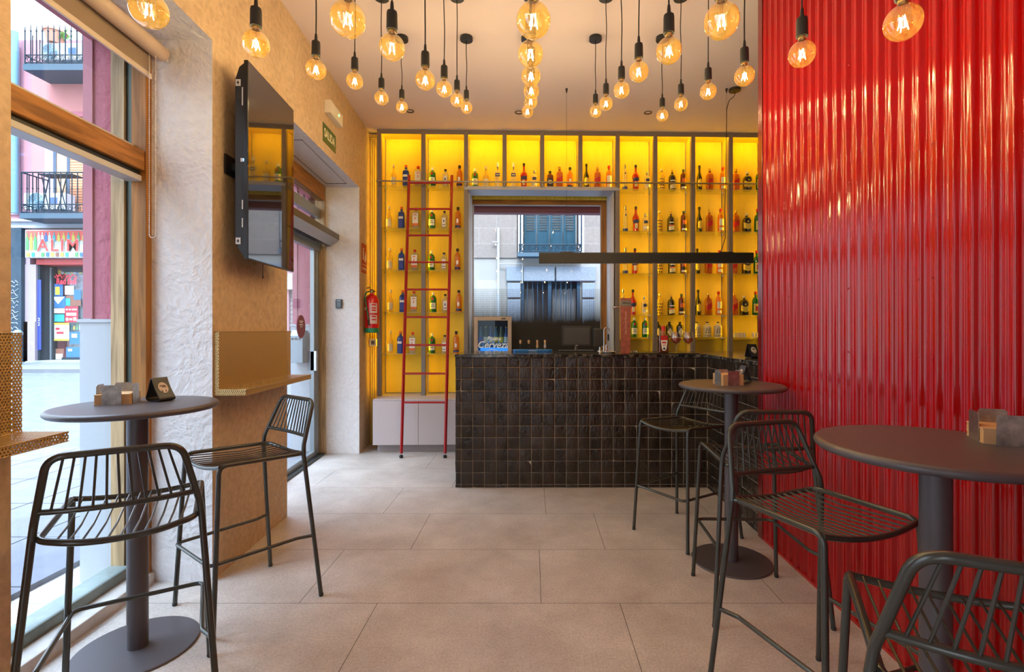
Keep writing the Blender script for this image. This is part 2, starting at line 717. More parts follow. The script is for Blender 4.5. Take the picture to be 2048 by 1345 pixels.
# ---- frames in the openings of the left wall
MZ = lambda y: Matrix(((1, -0.075, 0, 0), (0, 1, 0, 0), (0, 0, 1, 0), (0, 0, 0, 1)))  # slanted along the wall
SK = Matrix(((1, -0.075, 0, -1.845), (0, 1, 0, 0), (0, 0, 1, 0), (0, 0, 0, 1)))   # local (depth, y, z) -> world, x measured from the frame plane


def window_left(name, y0, y1, label=None):
    root = bpy.data.objects.new(name, None)
    COL.objects.link(root)
    struct(root)
    f = MB()
    # posts, head and sill rail
    f.box((-0.075, y1 - 0.045, -0.04), (0.0, y1 + 0.01, ZS + 0.005), 0, SK)
    f.box((-0.075, y0 - 0.01, -0.04), (0.0, y0 + 0.045, ZS + 0.005), 0, SK)
    f.build('window_frame', M_OAK, root)
    f = MB()
    f.box((-0.075, y0 + 0.045, ZS - 0.05), (0.0, y1 - 0.045, ZS + 0.004), 0, SK)
    f.box((-0.08, y0 + 0.045, 2.195), (-0.005, y1 - 0.045, 2.30), 0, SK)
    f.build('transom_rail', M_OAKY, root, 0.004)
    f = MB()
    f.box((-0.10, y0 + 0.045, 2.140), (-0.02, y1 - 0.045, 2.170), 0, SK)
    f.box((-0.085, y0 + 0.045, 2.302), (-0.06, y1 - 0.045, 2.335), 0, SK)
    f.build('glazing_bead', P('pale_bead', (0.55, 0.52, 0.48, 1), 0.4), root, 0.003)
    f = MB()
    f.box((-0.085, y0 + 0.045, 2.170), (-0.03, y1 - 0.045, 2.195), 0, SK)
    f.build('roller_track', M_BLACK, root)
    # outer raw wooden frame in the street leaf
    f = MB()
    f.box((-0.185, y1 - 0.045, -0.04), (-0.115, y1 + 0.01, ZS + 0.005), 0, SK)
    f.box((-0.185, y0 - 0.01, -0.04), (-0.115, y0 + 0.045, ZS + 0.005), 0, SK)
    f.build('outer_frame', M_RAW, root)
    f = MB()
    f.box((-0.116, y1 - 0.030, -0.04), (-0.074, y1 + 0.01, ZS), 0, SK)
    f.box((-0.116, y0 - 0.01, -0.04), (-0.074, y0 + 0.030, ZS), 0, SK)
    f.build('steel_channel', P('green_grey_metal', (0.06, 0.07, 0.055, 1), 0.35, 0.5), root)
    f = MB()
    f.box((-0.20, y0 + 0.03, -0.03), (-0.08, y1 - 0.03, 0.105), 0, SK)
    f.build('bottom_rail', P('weathered_green_wood', (0.20, 0.24, 0.22, 1), 0.6, var=0.3), root, 0.01)
    f = MB()
    f.box((-0.08, y0 - 0.0, -0.03), (0.02, y1 + 0.0, 0.055), 0, SK)
    f.build('window_sill', P('worn_white_paint', (0.55, 0.50, 0.44, 1), 0.7, var=0.2), root, 0.006)
    f = MB()
    f.box((-0.102, y0 + 0.02, 0.08), (-0.096, y1 - 0.02, 2.18), 0, SK)
    f.box((-0.102, y0 + 0.02, 2.25), (-0.096, y1 - 0.02, ZS - 0.04), 0, SK)
    f.build('pane', M_GLASS, root)
    return root


window_left('window_1', 1.586, 2.69)
window_left('window_3', -1.55, 0.30)

# roller blind under the soffit of window 1
rb = thing('roller_blind', 'rolled beige roller blind under the soffit of the big street window', 'blind', (0, 0, 0))
M_BLIND = P('beige_blind_fabric', (0.30, 0.22, 0.16, 1), 0.85, bump=0.2, bscale=400)
f = MB()
f.tube([SK @ Vector((0.075, y, 2.822)) for y in (1.61, 2.66)], 0.040, 24)
f.build('roller_tube', P('blind_roll', (0.55, 0.42, 0.33, 1), 0.5), rb)
f = MB()
f.box((0.034, 1.62, 2.70), (0.0365, 2.63, 2.83), 0, SK)
f.build('fabric', M_BLIND, rb)
f = MB()
f.box((0.030, 1.62, 2.675), (0.042, 2.635, 2.702), 0, SK)
f.build('bottom_bar', P('cream_bar', (0.66, 0.56, 0.47, 1), 0.4), rb, 0.003)
f = MB()
for s in (0.062, 0.095):
    f.box((s - 0.005, 2.665, 2.79), (s + 0.005, 2.675, 2.86), 0, SK)
f.build('bracket', M_WHITE, rb)
f = MB()
ch = []
for z in [2.80 - 0.0125 * k for k in range(77)]:
    ch.append(SK @ Vector((0.050, 2.60, z)))
for k in range(1, 6):
    a = pi * k / 6
    ch.append(SK @ Vector((0.0665 - 0.0165 * cos(a), 2.60, 1.85 - 0.0165 * sin(a))))
for z in [1.85 + 0.0125 * k for k in range(77)]:
    ch.append(SK @ Vector((0.083, 2.60, z)))
for p in ch:
    s = len(f.v)
    f.lathe([(0.0, -0.0035), (0.0035, 0), (0.0, 0.0035)], 6, tuple(p), smooth=True)
f.tube(ch, 0.0011, 5)
f.build('bead_chain', P('white_beads', (0.75, 0.70, 0.64, 1), 0.3), rb)

# ---- entrance door (window 2 opening): leaf, posts, transom
root = bpy.data.objects.new('door_1', None)
COL.objects.link(root)
struct(root)
y0, y1 = 3.63, 5.47
f = MB()
f.box((-0.10, y1 - 0.045, -0.0), (0.0, y1 + 0.01, ZS + 0.005), 0, SK)
f.box((-0.10, y0 - 0.01, -0.0), (0.0, y0 + 0.045, ZS + 0.005), 0, SK)
f.build('door_frame', M_RAW, root)
f = MB()
f.box((-0.075, y0 + 0.045, ZS - 0.16), (0.0, y1 - 0.045, ZS + 0.004), 0, SK)
f.build('head_board', M_OAKY, root, 0.003)
f = MB()
f.box((-0.09, y0 + 0.045, 2.56), (-0.04, y1 - 0.045, 2.66), 0, SK)
f.box((-0.10, y0 + 0.045, 2.20), (-0.04, y1 - 0.045, 2.30), 0, SK)
f.build('transom_bar', M_ALU, root, 0.003)
f = MB()
for (a, b_) in ((y0 + 0.05, y0 + 0.115), (4.33, 4.39), (y1 - 0.20, y1 - 0.125), (y1 - 0.11, y1 - 0.05)):
    f.box((-0.10, a, 0.02), (-0.055, b_, 2.20), 0, SK)
f.box((-0.10, y0 + 0.11, 0.01), (-0.055, y1 - 0.12, 0.07), 0, SK)
f.build('door_stile', M_ALU, root, 0.004)
f = MB()
f.box((-0.12, y0 + 0.02, -0.01), (0.0, y1 - 0.02, 0.018), 0, SK)
f.build('threshold', P('dark_threshold', (0.05, 0.06, 0.06, 1), 0.4, 0.5), root, 0.004)
f = MB()
f.box((-0.080, y0 + 0.1, 0.05), (-0.074, y1 - 0.1, 2.21), 0, SK)
f.box((-0.080, y0 + 0.04, 2.28), (-0.074, y1 - 0.04, 2.58), 0, SK)
f.box((-0.080, y0 + 0.04, 2.65), (-0.074, y1 - 0.04, ZS - 0.15), 0, SK)
f.build('pane', M_GLASS, root)
f = MB()
f.box((-0.10, y1 - 0.20, 0.92), (-0.03, y1 - 0.165, 1.13), 0, SK)
f.build('lock', M_STEEL, root, 0.005)
# scrollwork grille above the door
f = MB()
for k in range(11):
    yy = y0 + 0.15 + k * 0.15
    f.tube([SK @ Vector((-0.14, yy, 2.66)), SK @ Vector((-0.14, yy + 0.075, 2.76)), SK @ Vector((-0.14, yy + 0.15, 2.66))], 0.006, 6)
f.tube([SK @ Vector((-0.14, y0 + 0.05, 2.66)), SK @ Vector((-0.14, y1 - 0.05, 2.66))], 0.006, 6)
f.build('grille', M_BLACK, root)
# round sticker on the glass
f = MB()
c0 = Vector((-0.071, 4.95, 1.385))
ring = [SK @ (c0 + Vector((0, 0.11 * cos(2 * pi * k / 40), 0.115 * sin(2 * pi * k / 40)))) for k in range(40)]
ring2 = [p + Vector((0.002, 0, 0)) for p in ring]
f.add(ring + ring2, [tuple(range(40)), tuple(range(79, 39, -1))] + [(k, (k + 1) % 40, 40 + (k + 1) % 40, 40 + k) for k in range(40)])
st = f.build('round_sticker', P('maroon_vinyl', (0.22, 0.04, 0.05, 1), 0.6))
tag(st, 'round maroon opening-hours sticker on the door glass', 'sticker')
f = MB()
for k, w in ((0.035, 0.10), (0.02, 0.06), (0.0, 0.09), (-0.02, 0.05)):
    f.box((-0.0685, 4.95 - w / 2, 1.40 + k), (-0.0680, 4.95 + w / 2, 1.409 + k), 0, SK)
f.build('lettering', M_WHITE, st)

# air curtain over the door
ac = thing('air_curtain', 'long dark grey air curtain mounted over the glass entrance door', 'air curtain')
f = MB()
yy0, yy1 = 3.85, 5.46
sec = [(0.005, 2.450), (0.130, 2.405), (0.150, 2.392), (0.150, 2.332), (0.06, 2.270), (0.005, 2.270)]
f.ext(sec, lambda a, b_, d: SK @ Vector((a, d, b_)), yy0, yy1, 0)
f.build('casing', P('bronze_grey_casing', (0.085, 0.070, 0.050, 1), 0.35, 0.2), ac, 0.006)
f = MB()
f.ext([(0.149, 2.330), (0.147, 2.326), (0.062, 2.266), (0.064, 2.270)], lambda a, b_, d: SK @ Vector((a, d, b_)), yy0 + 0.01, yy1 - 0.02, 0)
f.build('underside_panel', P('grey_underside', (0.35, 0.36, 0.40, 1), 0.35, 0.4), ac)
f = MB()
f.box((0.002, yy0, 2.262), (0.05, yy1 - 0.25, 2.272), 0, SK)
for k in range(24):
    f.box((0.012, yy0 + 0.05 + k * 0.05, 2.258), (0.04, yy0 + 0.065 + k * 0.05, 2.262), 0, SK)
f.build('air_outlet', M_BLACK, ac)
f = MB()
f.add([SK @ Vector(p) for p in ((0.1515, 4.02, 2.385), (0.1515, 4.02, 2.345), (0.1515, 4.16, 2.345), (0.1515, 4.16, 2.385))], [(0, 1, 2, 3)])
f.build('display', P('white_display', (0.6, 0.6, 0.62, 1), 0.3), ac)

# access hatch in the door soffit
f = MB()
for a, b_ in (((0.05, 4.10, ZS - 0.0015), (0.27, 4.11, ZS)), ((0.05, 5.32, ZS - 0.0015), (0.27, 5.335, ZS)), ((0.05, 4.10, ZS - 0.0015), (0.056, 5.33, ZS)), ((0.262, 4.10, ZS - 0.0015), (0.266, 5.33, ZS))):
    f.box(a, b_, 0, SK)
struct(f.build('trim_2', P('dark_joint', (0.05, 0.035, 0.025, 1), 0.9)))

# ---- back wall (slightly askew): frame (s along, d into the wall)
BA = math.atan2(0.108, 4.115)
BO = Vector((-1.770, 5.784, 0))
BM = Matrix.Translation(BO) @ Matrix.Rotation(BA, 4, 'Z')


def bs(u, d):
    """s on the back unit for pixel column u at depth d behind its face"""
    k = (u - CX) / F
    c, s_ = cos(BA), sin(BA)
    return (k * (BO.y + d * c) - (BO.x - d * s_)) / (c - k * s_)


def bz(v, s, d):
    p = BM @ Vector((s, d, 0))
    return H + (CY - v) * p.y / F


WS0, WS1 = bs(936, 0.0), bs(1229, 0.0)     # opening in the back wall
mb = MB()
mb.box((-0.45, 0.26, -0.05), (WS0, 0.66, ZC), 0, BM)
mb.box((WS1, 0.26, -0.05), (5.3, 0.66, ZC), 0, BM)
mb.box((WS0, 0.26, -0.05), (WS1, 0.66, 0.86), 0, BM)
mb.box((WS0, 0.26, 3.10), (WS1, 0.66, ZC), 0, BM)
struct(mb.build('wall_back', M_JAMB))
# right-hand side behind the bar, and wall behind the camera
mb = MB()
mb.box((3.35, 3.2, -0.05), (3.5, 6.6, ZC))
struct(mb.build('wall_right_bar', M_CEIL))
mb = MB()
mb.box((-2.6, BACKY - 0.15, -0.05), (-1.5, BACKY, ZC))
mb.box((-0.6, BACKY - 0.15, -0.05), (3.5, BACKY, ZC))  # unseen opening left between these two pieces, added to let in fill daylight
mb.box((-1.5, BACKY - 0.15, 2.95), (1.3, BACKY, ZC))
struct(mb.build('wall_front', M_JAMB))

# window in the back wall
root = bpy.data.objects.new('window_2', None)
COL.objects.link(root)
struct(root)
ws0, ws1 = bs(946.5, 0.56), bs(1202, 0.56)
ws1b = bs(1216, 0.56)
f = MB()
f.box((ws1, 0.54, 0.86), (ws1b, 0.64, 3.10), 0, BM)
f.build('window_frame', M_OAK, root, 0.004)
f = MB()
f.box((ws0 - 0.02, 0.54, 2.955), (ws1, 0.64, 3.075), 0, BM)
f.build('head_board', M_OAKX, root, 0.004)
f = MB()
f.box((ws0 - 0.02, 0.56, 0.86), (ws1, 0.62, 0.93), 0, BM)
f.build('bottom_rail', M_OAKX, root)
f = MB()
f.box((ws0, 0.585, 0.93), (ws1, 0.591, 2.955), 0, BM)
f.build('pane', M_GLASS, root)
f = MB()
f.box((ws0 - 0.012, 0.56, 0.93), (ws0 + 0.006, 0.60, 2.955), 0, BM)
f.box((ws1 - 0.006, 0.56, 0.93), (ws1 + 0.004, 0.60, 2.955), 0, BM)
f.box((ws0, 0.56, 2.945), (ws1, 0.60, 2.957), 0, BM)
f.build('glazing_bead', P('grey_bead', (0.45, 0.45, 0.47, 1), 0.4), root)
# privacy film: square dots that grow into solid black
m, nt, out = new_mat('dotted_film')
tc = nt.nodes.new('ShaderNodeTexCoord')
sp = nt.nodes.new('ShaderNodeSeparateXYZ')
nt.links.new(tc.outputs['Object'], sp.inputs[0])
pitch = 0.0128
u = math_node(nt, 'DIVIDE', sp.outputs[0], pitch)
v = math_node(nt, 'DIVIDE', sp.outputs[2], pitch)
fu = math_node(nt, 'ABSOLUTE', math_node(nt, 'SUBTRACT', math_node(nt, 'SUBTRACT', u, math_node(nt, 'FLOOR', u)), 0.5))
fv = math_node(nt, 'ABSOLUTE', math_node(nt, 'SUBTRACT', math_node(nt, 'SUBTRACT', v, math_node(nt, 'FLOOR', v)), 0.5))
dm = math_node(nt, 'MAXIMUM', fu, fv)
# size by height, a little ragged from column to column
nz = nt.nodes.new('ShaderNodeTexNoise')
nz.noise_dimensions = '1D'
nt.links.new(math_node(nt, 'MULTIPLY', math_node(nt, 'FLOOR', u), 0.37), nz.inputs['W'])
nz.inputs['Detail'].default_value = 3
hz = math_node(nt, 'MULTIPLY_ADD', nz.outputs['Fac'], 0.17, math_node(nt, 'MULTIPLY', math_node(nt, 'FLOOR', v), pitch))
mr = nt.nodes.new('ShaderNodeMapRange')
nt.links.new(hz, mr.inputs['Value'])
mr.inputs['From Min'].default_value = 1.485
mr.inputs['From Max'].default_value = 1.96
mr.inputs['To Min'].default_value = 0.53
mr.inputs['To Max'].default_value = 0.22
cut = math_node(nt, 'LESS_THAN', hz, 1.505)
ins = math_node(nt, 'LESS_THAN', dm, mr.outputs[0])
top = math_node(nt, 'LESS_THAN', sp.outputs[2], 1.88)
alpha = math_node(nt, 'MULTIPLY', math_node(nt, 'MAXIMUM', ins, cut), top)
d = nt.nodes.new('ShaderNodeBsdfPrincipled')
d.inputs['Base Color'].default_value = (0.010, 0.009, 0.008, 1)
d.inputs['Roughness'].default_value = 0.55
t = nt.nodes.new('ShaderNodeBsdfTransparent')
mix = nt.nodes.new('ShaderNodeMixShader')
nt.links.new(alpha, mix.inputs[0]); nt.links.new(t.outputs[0], mix.inputs[1]); nt.links.new(d.outputs[0], mix.inputs[2])
nt.links.new(mix.outputs[0], out.inputs[0])
f = MB()
f.box((ws0 + 0.006, 0.581, 0.93), (ws1 - 0.006, 0.583, 1.90), 0, BM)
f.build('dotted_film', m, root)

# ---- red corrugated wall on the right
RX = 1.49
mb = MB()
mb.box((RX + 0.035, BACKY, -0.05), (3.40, 3.262, ZC))
wr_ = struct(mb.build('wall_right', M_BLACK))
M_RED = P('gloss_red_sheet', (0.37, 0.002, 0.002, 1), 0.12, coat=0.2, spec=0.5)


def sheet(ya, yb, off):
    f = MB()
    pitch = 0.0745

    def ease(t):
        t = max(0.0, min(1.0, t))
        return t * t * (3 - 2 * t)

    def prof(t):
        """broad flat valley, soft flanks, crest with a shallow dip along its middle"""
        up = ease((t - 0.20) / 0.20)
        dn = 1 - ease((t - 0.80) / 0.20)
        dip = 0.16 * ease((t - 0.46) / 0.08) * (1 - ease((t - 0.66) / 0.08))
        return up * dn - dip
    pts = []
    N = 44
    k = 0
    while True:
        y = ya + k * pitch / N
        if y > yb:
            break
        pts.append((y, prof((k % N) / N)))
        k += 1
    vs, fs = [], []
    zs = [0.012, 1.2, 2.4, ZC - 0.004]
    for (y, h) in pts:
        for z in zs:
            vs.append((RX + 0.020 - 0.020 * h + off, y, z))
    nz_ = len(zs)
    for i in range(len(pts) - 1):
        for j in range(nz_ - 1):
            fs.append((i * nz_ + j, i * nz_ + j + 1, (i + 1) * nz_ + j + 1, (i + 1) * nz_ + j))
    f.add(vs, fs, 0, True)
    o = f.build('corrugated_sheet', M_RED, wr_)
    return o


sheet(1.899, 3.262, 0.0)
sheet(0.55, 1.897, 0.0)
sheet(-0.8, 0.549, 0.0)
sheet(-3.19, -0.801, 0.0)
f = MB()
f.box((RX - 0.004, 3.262, 0.0), (RX + 0.06, 3.285, ZC - 0.003))
f.box((RX - 0.006, 3.225, 0.0), (RX - 0.002, 3.285, ZC - 0.003))
f.build('edge_flashing', P('dark_red_flashing', (0.16, 0.004, 0.006, 1), 0.25, coat=0.4), wr_, 0.002)
f = MB()
f.box((RX - 0.003, BACKY, 0.0), (RX + 0.036, 3.262, 0.014))
f.build('base_channel', P('red_channel', (0.40, 0.01, 0.008, 1), 0.3), wr_)
f = MB()
for y in [1.93, 1.86, 2.35, 2.9, 1.2]:
    for z in (0.12, 0.75, 1.25, 1.55, 2.05, 2.6, 3.2):
        f.lathe([(0.0, -0.003), (0.004, -0.002), (0.005, 0.0)], 8, (0, 0, 0))
        k = len(f.v) - 24
        f.xform(Matrix.Translation((RX + 0.0, y, z)) @ Matrix.Rotation(pi / 2, 4, 'Y'), k)
f.build('screw', M_RED, wr_)

# ================================================================ BACK BAR SHELVING
unit = thing('back_bar_shelving', 'tall yellow-lit back bar shelving with taupe posts filling the rear wall', 'shelving', BO, BA)
posts = [758, 846.5, 932, 1009, 1084.5, 1161, 1235.5, 1311, 1386.7, 1462, 1537, 1610]
PS = [bs(u, 0.0) for u in posts]
ZP = 0.585
BEAM = 2.985
M_PANEL = P('yellow_ribbed_panel', (0.86, 0.63, 0.07, 1), 0.55)
M_LED = emis('yellow_led', (1.0, 0.60, 0.0, 1), LED_POWER)
M_LEDS = emis('yellow_led_side', (1.0, 0.60, 0.0, 1), LED_POWER * 0.42)
f = MB()


def ribs(f, s0, s1, z0, z1, d, pitch=0.012, amp=0.0035, mi=0):
    """sheet with fine vertical ribs"""
    n = max(2, int((s1 - s0) / pitch))
    vs = []
    for k in range(2 * n + 1):
        s = s0 + (s1 - s0) * k / (2 * n)
        dd = d - (amp if k % 2 else 0)
        vs += [(s, dd, z0), (s, dd, z1)]
    f.add(vs, [(2 * k, 2 * k + 2, 2 * k + 3, 2 * k + 1) for k in range(2 * n)], mi, False)


for i in range(len(PS) - 1):
    zb = 0.60 if i < 2 else (BEAM + 0.045 if i < 6 else 0.60)
    if i >= 6: zb = 0.60
    f_ = MB()
    ribs(f_, PS[i] + 0.02, PS[i + 1] - 0.02, zb, ZC - 0.03, 0.235)
    f_.build('ribbed_back_panel', M_PANEL, unit)
# ribs above the window, beneath the beam
f_ = MB()
ribs(f_, WS0, WS1, 3.0, 3.12, 0.50, 0.05, 0.01)
f_.build('ribbed_back_panel', M_PANEL, unit)
# posts
for i, s in enumerate(PS):
    zb = ZP if (i <= 2 or i >= 6) else BEAM + 0.04
    f_ = MB()
    f_.box((s - 0.024, 0.0, zb), (s + 0.024, 0.055, ZC - 0.002))
    f_.build('post', M_POST, unit, 0.002)
# side fins behind the posts
f_ = MB()
for i, s in enumerate(PS):
    zb = ZP if (i <= 2 or i >= 6) else BEAM + 0.04
    f_.box((s - 0.010, 0.055, zb), (s + 0.010, 0.235, ZC - 0.002))
f_.build('divider_panel', M_PANEL, unit)
# top boards with a perforated edge line, LED strips under the top and behind the posts
f_ = MB()
f_.box((PS[0], 0.012, ZC - 0.03), (PS[-1], 0.25, ZC - 0.003))
f_.build('top_board', M_PANEL, unit)
for i in range(len(PS) - 1):
    f_ = MB()
    f_.box((PS[i] + 0.03, 0.016, ZC - 0.043), (PS[i + 1] - 0.03, 0.026, ZC - 0.031))
    f_.build('led_strip', M_LED, unit)
for i, s in enumerate(PS):
    zb = ZP + 0.02 if (i < 2 or i >= 6) else BEAM + 0.06
    if i < len(PS) - 1:
        f_ = MB()
        f_.box((s + 0.0115, 0.058, zb), (s + 0.0165, 0.066, ZC - 0.05))
        f_.build('led_strip', M_LEDS, unit)
    if i > 2 or i == 0:
        f_ = MB()
        zb2 = ZP + 0.02 if (i > 6 or i == 0) else BEAM + 0.06
        f_.box((s - 0.0165, 0.058, zb2), (s - 0.0115, 0.066, ZC - 0.05))
        f_.build('led_strip', M_LEDS, unit)
# fascia that hides the top strips
f_ = MB()
f_.box((PS[0] - 0.02, 0.004, ZC - 0.052), (PS[-1], 0.012, ZC - 0.003))
f_.build('fascia', M_POST, unit)
# beam over the window
M_BEAM = P('pale_grey_lacquer', (0.42, 0.42, 0.45, 1), 0.4)
f_ = MB()
f_.box((PS[2] - 0.02, -0.005, BEAM), (PS[6] + 0.02, 0.26, BEAM + 0.042))
f_.build('beam', M_BEAM, unit, 0.002)
# side cheeks of the window recess
f_ = MB()
f_.box((WS0 - 0.004, 0.05, 0.9), (WS0 + 0.004, 0.27, BEAM))
f_.box((WS1 - 0.004, 0.05, 0.9), (WS1 + 0.004, 0.27, BEAM))
f_.build('recess_cheek', P('cream_cheek', (0.66, 0.56, 0.42, 1), 0.5), unit)
# front rail for the ladder with its little brackets
zr = 3.065
f_ = MB()
f_.tube([(PS[0] - 0.02, -0.045, zr), (PS[-1], -0.045, zr)], 0.009, 10)
f_.build('ladder_rail', P('rail_metal', (0.35, 0.31, 0.27, 1), 0.3, 0.8), unit)
f_ = MB()
for s in PS:
    f_.box((s - 0.008, -0.045, zr - 0.05), (s + 0.008, 0.0, zr - 0.008))
f_.build('rail_bracket', P('rail_metal', (0.35, 0.31, 0.27, 1), 0.3, 0.8), unit)
# glass shelves
M_SHELF = thin_glass('shelf_glass', (0.93, 0.97, 0.93, 1), 0.12, 0.0, (0.55, 0.6, 0.4, 1), 0.10)
LZ = [3.037, 2.544, 2.053, 1.562, 1.077]
RZ = [3.020, 2.522, 2.022, 1.530, 1.265]


def glass_shelf(i, z):
    f_ = MB()
    f_.box((PS[i] + 0.018, 0.03, z - 0.008), (PS[i + 1] - 0.018, 0.225, z))
    f_.build('glass_shelf', M_SHELF, unit, 0.001)
    c = MB()
    for s in (PS[i] + 0.016, PS[i + 1] - 0.016):
        for d_ in (0.05, 0.20):
            c.lathe([(0.0, -0.012), (0.007, -0.012), (0.007, 0.0), (0.0, 0.0)], 8, (s, d_, z - 0.008))
    c.build('shelf_pin', M_STEEL, unit)


for i in (0, 1):
    for z in LZ:
        glass_shelf(i, z)
for i in range(6, 11):
    for z in RZ:
        glass_shelf(i, z)
# dark splash panel below the lowest right shelf
f_ = MB()
f_.box((PS[6] + 0.02, 0.20, 0.88), (PS[-1], 0.215, 1.235))
f_.build('splash_panel', P('olive_splash', (0.15, 0.11, 0.05, 1), 0.4), unit)
# fluted return panel left of the shelving
f_ = MB()
s0, s1 = -0.165, PS[0] - 0.024
prof = []
N = 6
for k in range(N):
    a = s0 + (s1 - s0) * k / N
    w = (s1 - s0) / N
    for j in range(6):
        t = j / 6
        prof.append((a + w * t, 0.14 - 0.016 * abs(sin(pi * t)) - 0.004 * k * 0))
prof.append((s1, 0.14))
vs = []
for (s, d_) in prof:
    vs += [(s, d_, 0.0), (s, d_, ZC - 0.02)]
f_.add(vs, [(2 * k, 2 * k + 2, 2 * k + 3, 2 * k + 1) for k in range(len(prof) - 1)], 0, True)
# nested corner mouldings at the top
for k in range(6):
    w = 0.012 + k * 0.02
    f_.box((s0 + w, 0.085, ZC - 0.03 - w), (s1, 0.110, ZC - 0.022 - w))
f_.build('fluted_panel', P('mustard_fluting', (0.66, 0.48, 0.14, 1), 0.5), unit)

# cupboards under the left bays
cab = thing('base_cabinet', 'lilac grey base cabinet with flush doors under the left shelving bays', 'cabinet', BO, BA)
c0, c1, c2 = bs(745.5, -0.30), bs(836.5, -0.30), bs(932, -0.30)
f_ = MB()
f_.box((c0 + 0.003, -0.28, 0.085), (c2, 0.25, 0.575))
f_.build('cabinet_body', M_GREY, cab, 0.002)
f_ = MB()
f_.box((c0, -0.302, 0.575), (c2, 0.25, 0.590))
f_.build('cabinet_top', M_GREY, cab, 0.002)
f_ = MB()
f_.box((c0 + 0.03, -0.22, 0.0), (c2, 0.2, 0.085))
f_.build('plinth', P('dim_laminate', (0.36, 0.31, 0.31, 1), 0.5), cab)
for a, b_ in ((c0, c1 - 0.0015), (c1 + 0.0015, c2)):
    f_ = MB()
    f_.box((a, -0.302, 0.088), (b_, -0.282, 0.573))
    f_.build('door', M_GREY, cab, 0.0015)

# back counter under the window
bc = thing('back_counter', 'black worktop run behind the bar beneath the rear window', 'counter', BO, BA)
f_ = MB()
f_.box((PS[2] + 0.05, -0.32, 0.86), (PS[-1], 0.25, 0.90))
f_.build('worktop', P('black_worktop', (0.02, 0.02, 0.02, 1), 0.2), bc, 0.002)
f_ = MB()
f_.box((PS[2] + 0.07, -0.30, 0.0), (PS[-1], 0.20, 0.86))
f_.build('cabinet_body', M_BLACK, bc)

# ================================================================ BOTTLES
M_RIM = P('label_white', (0.80, 0.77, 0.68, 1), 0.6)


def bottle_glass(name, tint, body, fac=0.45):
    return thin_glass(name, tint, 0.05, 0.02, body, fac)


GL = dict(
    yellow=bottle_glass('pale_yellow_bottle_glass', (1.0, 0.88, 0.35, 1), (0.75, 0.60, 0.10, 1), 0.30),
    blue=bottle_glass('cobalt_bottle_glass', (0.02, 0.08, 0.5, 1), (0.01, 0.06, 0.35, 1), 0.75),
    clear=bottle_glass('clear_bottle_glass', (0.93, 0.94, 0.90, 1), (0.7, 0.7, 0.6, 1), 0.15),
    green=bottle_glass('green_bottle_glass', (0.04, 0.45, 0.05, 1), (0.01, 0.22, 0.02, 1), 0.6),
    amber=bottle_glass('amber_spirit_glass', (1.0, 0.55, 0.14, 1), (0.50, 0.16, 0.02, 1), 0.4),
    brown=bottle_glass('brown_spirit_glass', (0.65, 0.25, 0.07, 1), (0.16, 0.04, 0.01, 1), 0.55),
    red=bottle_glass('red_aperitif_glass', (0.9, 0.05, 0.01, 1), (0.65, 0.02, 0.01, 1), 0.6),
    dark=bottle_glass('dark_bottle_glass', (0.06, 0.04, 0.02, 1), (0.02, 0.012, 0.008, 1), 0.85),
    cream=P('cream_ceramic_bottle', (0.74, 0.62, 0.40, 1), 0.4),
    orange=bottle_glass('orange_spirit_glass', (1.0, 0.66, 0.20, 1), (0.75, 0.28, 0.03, 1), 0.35),
)


def C(name, *rgb, rough=0.45):
    return P('paint_' + name, tuple(rgb) + (1,), rough)


CAPS = dict(white=C('white', 0.8, 0.78, 0.7), red=C('red', 0.65, 0.02, 0.015), black=C('black', 0.01, 0.01, 0.01), silver=P('silver_cap', (0.6, 0.6, 0.58, 1), 0.25, 1.0), gold=P('gold_cap', (0.7, 0.45, 0.10, 1), 0.3, 1.0), pale=C('pale', 0.7, 0.62, 0.45), orange=C('orange', 0.75, 0.14, 0.02), greencap=C('green_cap', 0.05, 0.09, 0.03), cork=C('cork', 0.55, 0.35, 0.18))
LBL = dict(white=C('label_white', 0.80, 0.78, 0.70), cream=C('label_cream', 0.75, 0.66, 0.42), blue=C('label_blue', 0.03, 0.06, 0.35), navy=C('label_navy', 0.02, 0.03, 0.12), black=C('label_black', 0.012, 0.012, 0.012), red=C('label_red', 0.55, 0.02, 0.02), yellow=C('label_yellow', 0.80, 0.60, 0.08), orange=C('label_orange', 0.75, 0.16, 0.03), green=C('label_green', 0.02, 0.15, 0.05))

